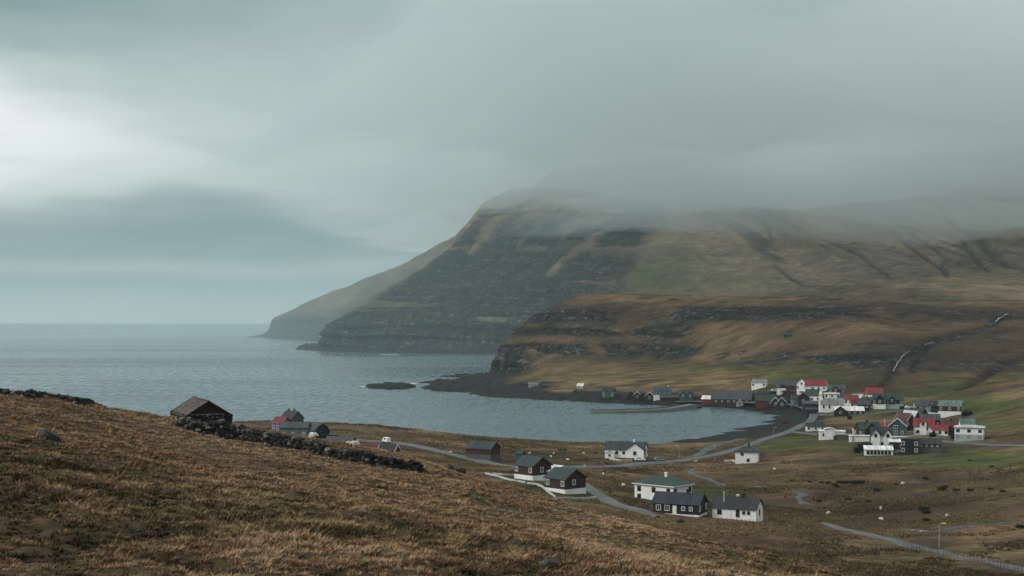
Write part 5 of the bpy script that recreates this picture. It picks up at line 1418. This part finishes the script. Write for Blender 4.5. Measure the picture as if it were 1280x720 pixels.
# ------------------------------------------------------------------ garden walls by the two brown houses, and others
def low_wall(label, pix, h, t, mat, name='garden_wall', cat='wall', step=2.0):
    Q = smooth_line([at(*p) for p in pix], step); T = np.gradient(Q, axis=0); T /= np.linalg.norm(T, axis=1, keepdims=True) + 1e-9
    Nn = np.stack([-T[:, 1], T[:, 0]], -1) * t / 2; z = gz(Q[:, 0], Q[:, 1]); z = np.convolve(np.pad(z, 2, mode='edge'), np.ones(5) / 5, 'valid')
    mb = MB(); v = []; f = []
    for i in range(len(Q)):
        for s, dz in ((-1, -1.0), (-1, h), (1, h), (1, -1.0)): v.append((Q[i, 0] + s * Nn[i, 0], Q[i, 1] + s * Nn[i, 1], z[i] + dz))
        if i:
            for j in range(4): f.append((4 * i - 4 + j, 4 * i - 4 + (j + 1) % 4, 4 * i + (j + 1) % 4, 4 * i + j))
    f += [(0, 3, 2, 1), tuple(len(v) - 4 + j for j in range(4))]
    o = mb.add(v, f).build(name, mat); tag(o, label, cat); return o


WW = paint('whitewashed kerb', (.48, .47, .44), .85, .45, 1.5, False)
low_wall('white garden wall from the hill brow to the front of the upper brown house', [(607, 592.5), (622, 596.5), (640, 601), (657, 604.5)], .5, .32, WW)
low_wall('white garden wall curving along the lawn of the lower brown house', [(659, 604.8), (670, 606.5), (682, 613), (694, 622.5)], .5, .32, WW)
low_wall('straight white garden wall at the bottom of the lower brown house lawn', [(695, 623.5), (720, 624), (745, 623)], .5, .32, WW)
low_wall('short white kerb behind the yard of the upper brown house', [(616, 592.5), (632, 594), (648, 594.5)], .4, .3, WW)
low_wall('white retaining wall slanting beside the dark red house with the pale green roof', [(1154, 516.5), (1166, 518), (1178, 519.5)], .9, .5, WW)
low_wall('dark stone wall below the church yard', [(1008, 517), (1020, 518), (1036, 519)], 1.3, .6, wallm('stone'), 'stone_wall')
low_wall('low white wall beside the white cube-shaped house', [(905, 577.5), (914, 577), (921, 578)], .8, .4, WW)
low_wall('white boat-shed kerb before the long teal-roofed house', [(762, 574.5), (775, 576.5), (790, 577.5)], .8, .5, WW)
low_wall('white yard wall below the red dormer house', [(1120, 552), (1130, 549), (1141, 546.5)], .8, .4, WW)

# ------------------------------------------------------------------ jetty and slipways
def slab(label, name, A, B, wd, z0, z1, cat, thick=3.0):
    """sloping concrete slab from A to B, given as (px, y, height)"""
    a = Vector(W(A[0], A[1], (CAMZ - A[2]) * F / (A[1] - PY0))); b = Vector(W(B[0], B[1], (CAMZ - B[2]) * F / (B[1] - PY0)))
    d = (b - a); d.z = 0; d.normalize(); n = Vector((-d.y, d.x, 0)) * wd / 2
    v = []
    for p in (a, b):
        for s in (-1, 1): v += [tuple(p + n * s), tuple(p + n * s * 1.15 - Vector((0, 0, thick)))]
    f = [(0, 2, 6, 4), (1, 5, 7, 3), (0, 4, 5, 1), (2, 3, 7, 6), (0, 1, 3, 2), (4, 6, 7, 5)]
    o = MB().add(v, f).build(name, JET); tag(o, label, cat); return o


JET = paint('wet concrete', (.13, .135, .13), .7, .4, .4, True, .4)
jr = empty('jetty', (0, 0, 0)); tag(jr, 'long low concrete jetty reaching out across the bay', 'jetty')
PTS = [(738, 513.5, 1.6), (770, 513.2, 1.7), (805, 512.2, 1.9), (835, 510.2, 2.2), (852, 507.3, 2.6), (866, 505.0, 3.2)]
q = [Vector(W(p[0], p[1], (CAMZ - p[2]) * F / (p[1] - PY0))) for p in PTS]
v, f = [], []
for i, p in enumerate(q):
    d = (q[min(i + 1, 5)] - q[max(i - 1, 0)]); d.z = 0; d.normalize(); n = Vector((-d.y, d.x, 0)) * 3.0
    v += [tuple(p - n), tuple(p + n), tuple(p + n * 1.3 - Vector((0, 0, 4))), tuple(p - n * 1.3 - Vector((0, 0, 4)))]
    if i: f += [(4 * i - 4 + j, 4 * i - 4 + (j + 1) % 4, 4 * i + (j + 1) % 4, 4 * i + j) for j in range(4)]
f += [(3, 2, 1, 0), tuple(range(20, 24))]
MB().add(v, f).build('deck', JET, jr)
v, f = [], []
for i, p in enumerate(q[:5]):
    d = (q[i + 1] - q[max(i - 1, 0)]); d.z = 0; d.normalize(); n = Vector((-d.y, d.x, 0))
    v += [tuple(p + n * 2.2 + Vector((0, 0, .004))), tuple(p + n * 2.9 + Vector((0, 0, .004))), tuple(p + n * 2.9 + Vector((0, 0, .8))), tuple(p + n * 2.2 + Vector((0, 0, .8)))]
    if i: f += [(4 * i - 4 + j, 4 * i - 4 + (j + 1) % 4, 4 * i + (j + 1) % 4, 4 * i + j) for j in range(4)]
f += [(3, 2, 1, 0), tuple(range(16, 20))]
MB().add(v, f).build('parapet', JET, jr)
slab('pale concrete slipway nearest the jetty, running down into the bay', 'slipway', (861, 505.2, 2.6), (852, 509.8, -.3), 6, 0, 0, 'slipway', 1.5)
slab('pale concrete slipway farther from the jetty, running down into the bay', 'slipway', (873, 505.4, 2.6), (866, 509.6, -.3), 6, 0, 0, 'slipway', 1.5)

# ------------------------------------------------------------------ poles, lamps, fences
STEEL = paint('galvanised steel', (.36, .37, .37), .5, .15); WOOD = paint('weathered post wood', (.085, .072, .058), .95, .4, 2)


def lamp(label, px, py, h, arm=1):
    p = at(px, py); r = empty('street_lamp', p); tag(r, label, 'street lamp')
    MB().tube((0, 0, -.3), (0, 0, h), .065, .045).tube((0, 0, h - .02), (arm * .9, 0, h + .12), .035).build('pole', STEEL, r)
    MB().prism([(-.14, h + .05), (.14, h + .05), (.10, h + .2), (-.10, h + .2)], min(arm * .6, arm * 1.4), max(arm * .6, arm * 1.4)).build('lamp_head', paint('lamp housing', (.6, .61, .6), .4, .05), r)


lamp('street lamp with white head by the lower right lane', 1174, 685.5, 5.2)
lamp('street lamp on the shore road between the long white house and the cube-shaped house', 849, 577, 6.0, -1)
lamp('street lamp in front of the pale blue house', 1163, 518, 5.8)
lamp('street lamp on the coast road beside the beach', 967, 545.5, 4.2)


def pole(label, px, py, h, name, cat, col, rad=.07):
    p = at(px, py); r = empty(name, p); tag(r, label, cat)
    MB().tube((0, 0, -.4), (0, 0, h), rad, rad * .7).build('shaft', col, r)
    MB().tube((0, 0, h - .02), (0, 0, h + .14), rad * 1.5, rad * .6).build('cap', col, r)
    return r


WPOST = paint('white pole', (.74, .74, .71), .5, .08)
pole('tall white flagpole before the white dark-roofed bungalow', 905, 647.5, 6.3, 'flagpole', 'flagpole', WPOST, .10)
pole('tall white flagpole rising in the middle of the village cluster', 1106, 541, 6.6, 'flagpole', 'flagpole', WPOST, .10)
r_ = pole('thin wooden utility pole in the dark field by the stream', 1013, 650, 5.3, 'utility_pole', 'pole', WOOD, .09)
MB().box(-.6, .6, -.06, .06, 4.7, 4.82).build('crossarm', WOOD, r_)
pole('white pole by the white garage in the village cluster', 1063.5, 552, 3.0, 'marker_post', 'post', WPOST, .12)

POSTM = MB().tube((0, 0, -.4), (0, 0, 1.15), .055, .05, 6).build('fence_post', WOOD); POSTD = POSTM.data; bpy.data.objects.remove(POSTM)
WIRE = paint('fence wire', (.16, .16, .155), .6, .2)


def fence(label, pix, n):
    Q = smooth_line([at(*p) for p in pix], 1.0); idx = np.linspace(0, len(Q) - 1, n).astype(int)
    P = [Vector((Q[i, 0], Q[i, 1], float(gz(Q[i, 0], Q[i, 1])))) for i in idx]
    r = empty('post_fence', P[0]); tag(r, label, 'fence')
    for p in P:
        o = bpy.data.objects.new('fence_post', POSTD); C.objects.link(o); o.parent = r; o.location = p - P[0]; o.rotation_euler = (random.uniform(-.07, .07), random.uniform(-.07, .07), random.uniform(0, 3)); o.scale.z = random.uniform(.85, 1.1)
    w = MB()
    for a, b in zip(P[:-1], P[1:]):
        for h in (.45, .75, 1.02): w.tube(a - P[0] + Vector((0, 0, h)), b - P[0] + Vector((0, 0, h)), .008, None, 3)
    w.build('wire', WIRE, r)


fence('post fence below the black bungalow', [(806, 650), (840, 653), (880, 653), (935, 655), (975, 656)], 34)
fence('post fence along the brow below the right-hand field', [(955, 693), (1000, 692), (1060, 689.5), (1110, 687), (1150, 690)], 44)
fence('post fence beside the lower right lane', [(1130, 682), (1165, 690.5), (1200, 699), (1250, 709), (1300, 719)], 44)
fence('post fence on the far side of the brown field', [(985, 594), (1050, 595), (1120, 596), (1200, 596.5), (1290, 596)], 56)
fence('post fence across the dark field', [(1120, 622), (1170, 624), (1220, 622), (1300, 619)], 34)
fence('post fence around the meadow of the white hipped-roof house', [(752, 611), (772, 614), (790, 613)], 12)
fence('post fence climbing from the right-hand field edge', [(1262, 596), (1270, 606), (1284, 616)], 10)

# ------------------------------------------------------------------ vehicles
def vehicle(label, px, py, rot, van=False, col=WHITE):
    p = at(px, py); p.z += .28
    r = empty('van' if van else 'parked_car', p, R(rot)); tag(r, label, 'van' if van else 'car')
    L = 4.9 if van else 4.2; bm_ = paint('car paint %.2f' % col[0], col, .35, .05, 1, False, .5)
    if van:
        pr = [(-2.45, .35), (2.4, .35), (2.45, .9), (1.75, 1.12), (1.25, 1.95), (-2.4, 2.0), (-2.45, .4)]
    else:
        pr = [(-2.1, .38), (2.05, .35), (2.1, .72), (1.2, .88), (.55, 1.4), (-1.2, 1.45), (-1.95, .95), (-2.1, .8)]
    mb = MB(); n = len(pr); v = [(x, -.84, z) for x, z in pr] + [(x, .84, z) for x, z in pr]
    v = [(x, y * (.86 if z > 1.2 else 1), z) for x, y, z in v]
    mb.add(v, [tuple(range(n))[::-1], tuple(range(n, 2 * n))] + [(i, (i + 1) % n, n + (i + 1) % n, n + i) for i in range(n)]); mb.build('body', bm_, r)
    zt = 1.75 if van else 1.32
    for s in (-1, 1):
        MB().box(-1.05, .62, min(s * .80, s * .855), max(s * .80, s * .855), .95 if not van else 1.15, zt).build('side_window', glass_mat(), r)
    for x in (-1.3, 1.3):
        for s in (-1, 1):
            w = MB().tube((x, s * .70, .31), (x, s * .90, .31), .32, None, 14).build('wheel', paint('tyre rubber', (.015, .015, .015), .9, .1), r)
            MB().tube((x, s * .901, .31), (x, s * .92, .31), .18, None, 10).build('rim', STEEL, w)


vehicle('white van driving on the coast road near the hill brow', 483, 554, 118, True)
vehicle('white car parked by the gable of the long white house', 800, 577, -10)
vehicle('grey car parked on the shore road past the long white house', 824, 577, 10, False, (.30, .31, .32))
vehicle('white car parked between the black green-roofed house and the pale blue house', 1136, 511, 0)
vehicle('white car parked left of the upper row of houses', 968, 490, 5)
vehicle('white car parked below the narrow red-roofed gable of the upper row', 1008, 491.5, 0)
vehicle('pale car parked beside the middle row below the burn', 1086, 511.5, 8, False, (.62, .63, .62))
vehicle('silver car parked above the slope near the dark red pale-roofed house', 1177, 508.5, 0, False, (.5, .52, .52))

# ------------------------------------------------------------------ red rowing boat drawn up on the beach
def boat():
    p = at(981, 530); r = empty('rowing_boat', p + Vector((0, 0, .1)), R(35)); tag(r, 'red rowing boat drawn up on the dark beach', 'boat')
    n, L = 15, 5.6; v, f = [], []; prof = [(-1, .75), (-.85, .3), (-.4, .03), (0, 0), (.4, .03), (.85, .3), (1, .75), (.93, .75), (.78, .34), (.36, .09), (0, .06), (-.36, .09), (-.78, .34), (-.93, .75)]
    for i in range(n):
        t = -1 + 2 * i / (n - 1); w = .85 * (1 - abs(t) ** 2.6) + .03; sh = .25 * t * t
        v += [(t * L / 2, y * w, z + sh) for y, z in prof]
        if i: f += [((i - 1) * 14 + j, (i - 1) * 14 + (j + 1) % 14, i * 14 + (j + 1) % 14, i * 14 + j) for j in range(14)]
    f += [tuple(range(14))[::-1], tuple(range((n - 1) * 14, n * 14))]
    MB().add(v, f).build('hull', paint('red boat paint', (.22, .03, .035), .5, .25), r)
    for x in (-1.2, .2, 1.5): MB().box(x - .12, x + .12, -.66, .66, .45, .49).build('thwart', WOOD, r)


boat()

# ------------------------------------------------------------------ sheep
def sheep_mesh():
    me = bpy.data.meshes.new('sheep')
    V = [(0, 0, .62), (.38, 0, .62), (-.36, 0, .60), (.56, 0, .68), (.70, 0, .56), (.82, 0, .38), (.34, .15, .34), (.34, .16, .02), (.34, -.15, .34), (.34, -.16, .02), (-.34, .15, .34), (-.36, .16, .02), (-.34, -.15, .34), (-.36, -.16, .02), (-.52, 0, .52)]
    E = [(0, 1), (0, 2), (1, 3), (3, 4), (4, 5), (1, 6), (6, 7), (1, 8), (8, 9), (2, 10), (10, 11), (2, 12), (12, 13), (2, 14)]
    rad = [.30, .27, .28, .16, .11, .06, .08, .045, .08, .045, .10, .045, .10, .045, .10]
    me.from_pydata(V, E, []); o = bpy.data.objects.new('sheep', me); C.objects.link(o)
    m = o.modifiers.new('skin', 'SKIN'); s = o.modifiers.new('smooth', 'SUBSURF'); s.levels = s.render_levels = 2
    for i, r in enumerate(rad): me.skin_vertices[0].data[i].radius = (r, r)
    me.skin_vertices[0].data[0].use_root = True
    dg = bpy.context.evaluated_depsgraph_get(); out = bpy.data.meshes.new_from_object(o.evaluated_get(dg)); bpy.data.objects.remove(o)
    n = len(out.vertices); co = np.empty(n * 3, np.float32); out.vertices.foreach_get('co', co); co = co.reshape(-1, 3)
    fl = sstep(.32, .45, co[:, 2]) * sstep(.62, .5, co[:, 0])
    co += (.035 * vnoise(co[:, 0] * 14, co[:, 1] * 14, co[:, 2] * 14) * fl)[:, None] * (co - np.array([0, 0, .6]))
    out.vertices.foreach_set('co', co.ravel()); out.update(); out.name = 'sheep'
    out.polygons.foreach_set('use_smooth', np.ones(len(out.polygons), bool))
    return out


SHM = sheep_mesh(); SHM.materials.clear(); SHM.materials.append(paint('sheep fleece', (.62, .59, .51), .95, .25, 6, False, .1))


def sheep(px, py, label, rot, group=None, fg=False, sc_=1.0):
    p = at_f(px, py) if fg else at(px, py)
    o = bpy.data.objects.new('sheep', SHM); C.objects.link(o); o.location = p + Vector((0, 0, .02)); o.rotation_euler = (0, 0, R(rot)); o.scale = (sc_,) * 3
    tag(o, label, 'sheep', group)


sheep(391, 549.5, 'white sheep grazing on the brow just beyond the stone wall', -20, fg=True, sc_=1.05)
sheep(445, 559.5, 'white sheep standing by the lower stretch of the stone wall', 200, fg=True, sc_=1.0)
sheep(434, 557.5, 'small pale lamb-sized sheep next to the sheep at the lower wall', 30, fg=True, sc_=.75)
for i, (x, y) in enumerate([(563, 567), (662, 568), (692, 568), (689, 572), (710, 576), (730, 568), (731, 584.5), (754, 594), (779, 608), (922, 621.5), (870, 578)]):
    sheep(x, y, 'white sheep grazing on the ochre meadow round the barn and the white houses', 40 * i, 'sheep on the meadow by the bay', sc_=.95)
for i, (x, y) in enumerate([(1035, 643.5), (1101, 637.5), (1102, 651), (1184, 647), (968, 588), (1128, 606)]):
    sheep(x, y, 'white sheep grazing in the dark field on the right', 70 * i + 10, 'sheep in the dark field', sc_=.95)

# ------------------------------------------------------------------ rush clumps and moor grass on the plain
def tuft_mesh(name, n, rad, ln, wd, mat, seed):
    r = np.random.default_rng(seed); v = []; f = []
    for i in range(n):
        a = r.uniform(0, 6.28); q = rad * math.sqrt(r.random()); x, y = q * math.cos(a), q * math.sin(a); l = ln * r.uniform(.6, 1.15); o = .5 * l * r.uniform(.2, 1)
        b = a + 1.57; dx, dy = math.cos(b) * wd, math.sin(b) * wd; k = len(v)
        v += [(x - dx, y - dy, -.1), (x + dx, y + dy, -.1), (x + math.cos(a) * o * .35 + dx * .7, y + math.sin(a) * o * .35 + dy * .7, l * .6), (x + math.cos(a) * o * .35 - dx * .7, y + math.sin(a) * o * .35 - dy * .7, l * .6), (x + math.cos(a) * o, y + math.sin(a) * o, l)]
        f += [(k, k + 1, k + 2, k + 3), (k + 3, k + 2, k + 4)]
    me = bpy.data.meshes.new(name); me.from_pydata(v, [], f); me.materials.append(mat); return me


RUSH = tuft_mesh('rush_clump', 220, .85, .95, .035, paint('dark rushes', (.030, .030, .016), .9, .4, 3, False, .1), 4)
for i, (x, y, s) in enumerate([(1012, 603, .8), (1027, 604, .9), (1035, 604.5, 1.1), (1043, 607, 1.2), (1050, 604, 1.3), (1058, 604.5, 1.5), (1068, 605, 1.7), (1077, 604, 1.4), (1046, 609, 1.0), (1096, 614, 1.3), (1157, 599, 1.1), (1177, 613, 1.6), (1181, 610, 1.2),
        (1195, 614, 1.2), (1213, 614, 1.2), (1253, 615, 1.0), (1155, 638, 1.6), (1158, 642, 1.3), (1158, 651.5, 1.1), (1276, 660, 1.3), (1238, 612, .9), (990, 602, .8), (700, 563, 1.0), (706, 563, 1.0), (745, 567, .8), (1120, 606, .8), (1024, 627, .9), (1060, 625, 1.0), (1085, 628, 1.0), (1212, 576, .8), (1240, 584, .9)]):
    o = bpy.data.objects.new('rush_clump', RUSH); C.objects.link(o); o.location = at(x, y); o.rotation_euler = (0, 0, i * 1.3); o.scale = (s, s, s * .75)
    tag(o, 'dark clump of rushes standing in the brown fields', 'rush clump', 'rush clumps in the fields')


def moor_grass():
    n = 150000; r = np.random.default_rng(21)
    px = r.uniform(300, 1340, n); d = np.exp(r.uniform(np.log(235), np.log(900), n))
    x = (px - 640) / F * d; z = gz(x, d); py = PY0 - F * (z - CAMZ) / d
    sd, bw = shore_sd(x, d); den = fbm(x / 18, d / 14, octaves=4)
    gr = zones(px, py, GREEN)
    keep = (sd > bw * 1.02) & (den > -.12) & (r.random(n) > gr * .9) & (py > 515) & ~((px > 955) & (py < 575))
    # keep roads and houses clear
    for o in list(bpy.data.objects):
        if o.parent is None and o.get('category') in ('house', 'barn', 'shed', 'garage', 'annex', 'hall') and o.type == 'EMPTY':
            keep &= np.hypot(x - o.location.x, d - o.location.y) > 9
    for o in list(bpy.data.objects):
        if o.name.split('.')[0] in ('road', 'lane', 'stream'):
            co = np.empty(len(o.data.vertices) * 3, np.float32); o.data.vertices.foreach_get('co', co); co = co.reshape(7, -1, 3)
            for p in co[3][::1]: keep &= np.hypot(x - p[0], d - p[1]) > 3.6
    x, d, z, den = x[keep], d[keep], z[keep], den[keep]; n = len(x)
    PER = 5; k = np.repeat(np.arange(n), PER); m_ = n * PER; th = r.uniform(0, 6.28, m_); rr = .35 * np.sqrt(r.random(m_)); ln = r.uniform(.18, .50, m_); wd = .05 + .00013 * d[k]
    bx, by = x[k] + np.cos(th) * rr, d[k] + np.sin(th) * rr; cx, sx = np.cos(th + 1.57), np.sin(th + 1.57)
    v = np.empty((m_, 3, 3)); v[:, 0] = np.stack([bx - cx * wd, by - sx * wd, z[k] - .05], -1); v[:, 1] = np.stack([bx + cx * wd, by + sx * wd, z[k] - .05], -1)
    v[:, 2] = np.stack([bx + np.cos(th) * ln * .7 + .15, by + np.sin(th) * ln * .7, z[k] + ln], -1)
    me = bpy.data.meshes.new('moor_grass'); raw_mesh(me, v.reshape(-1, 3), np.arange(m_ * 3).reshape(-1, 3))
    tone = np.clip(.54 + .5 * fbm(x / 40, d / 22, octaves=3)[k] + r.normal(0, .16, m_), 0, 1)
    a = me.attributes.new('tone', 'FLOAT', 'POINT'); a.data.foreach_set('value', np.repeat(tone, 3).astype(np.float32))
    m, kk, b = new_mat('moor grass blades')
    kk.l.new(kk.ramp(kk.attr('tone'), [(0, (.016, .014, .009)), (.35, (.050, .038, .020)), (.65, (.105, .078, .038)), (1, (.20, .15, .075))]), b.inputs['Base Color']); b.inputs['Roughness'].default_value = .9; b.inputs['Specular IOR Level'].default_value = .1
    me.materials.append(m); o = bpy.data.objects.new('moor_grass', me); C.objects.link(o); tag(o, 'rough moor grass over the plain', 'grass', kind='stuff')


moor_grass()

# ------------------------------------------------------------------ bare garden shrubs in the village
SHRUB = tuft_mesh('garden_shrub', 420, .9, 1.9, .03, paint('bare dark twigs', (.022, .020, .015), .95, .4, 3, False, .1), 8)
for i, (x, y, s_) in enumerate([(1010, 499.5, 1.2), (1034, 505, 1.3), (1050, 500, 1.4), (1056, 499.5, 1.1), (1083, 514, 1.2), (1112, 565, 1.5), (1085, 561, 1.4), (1079, 563, 1.6), (1072, 566, 1.2), (1166, 546, 1.1), (1192, 549, 1.0), (1046, 549.5, 1.0), (1127, 512, 1.1), (1206, 520, 1.3), (1212, 519, 1.1), (988, 505, 1.1), (1012, 506, 1.0), (1062, 524, 1.0)]):
    o = bpy.data.objects.new('garden_shrub', SHRUB); C.objects.link(o); o.location = at(x, y); o.rotation_euler = (0, 0, i * 1.7); o.scale = (s_ * 1.5, s_ * 1.2, s_)
    tag(o, 'bare dark garden shrub between the village houses', 'shrub', 'garden shrubs among the houses')
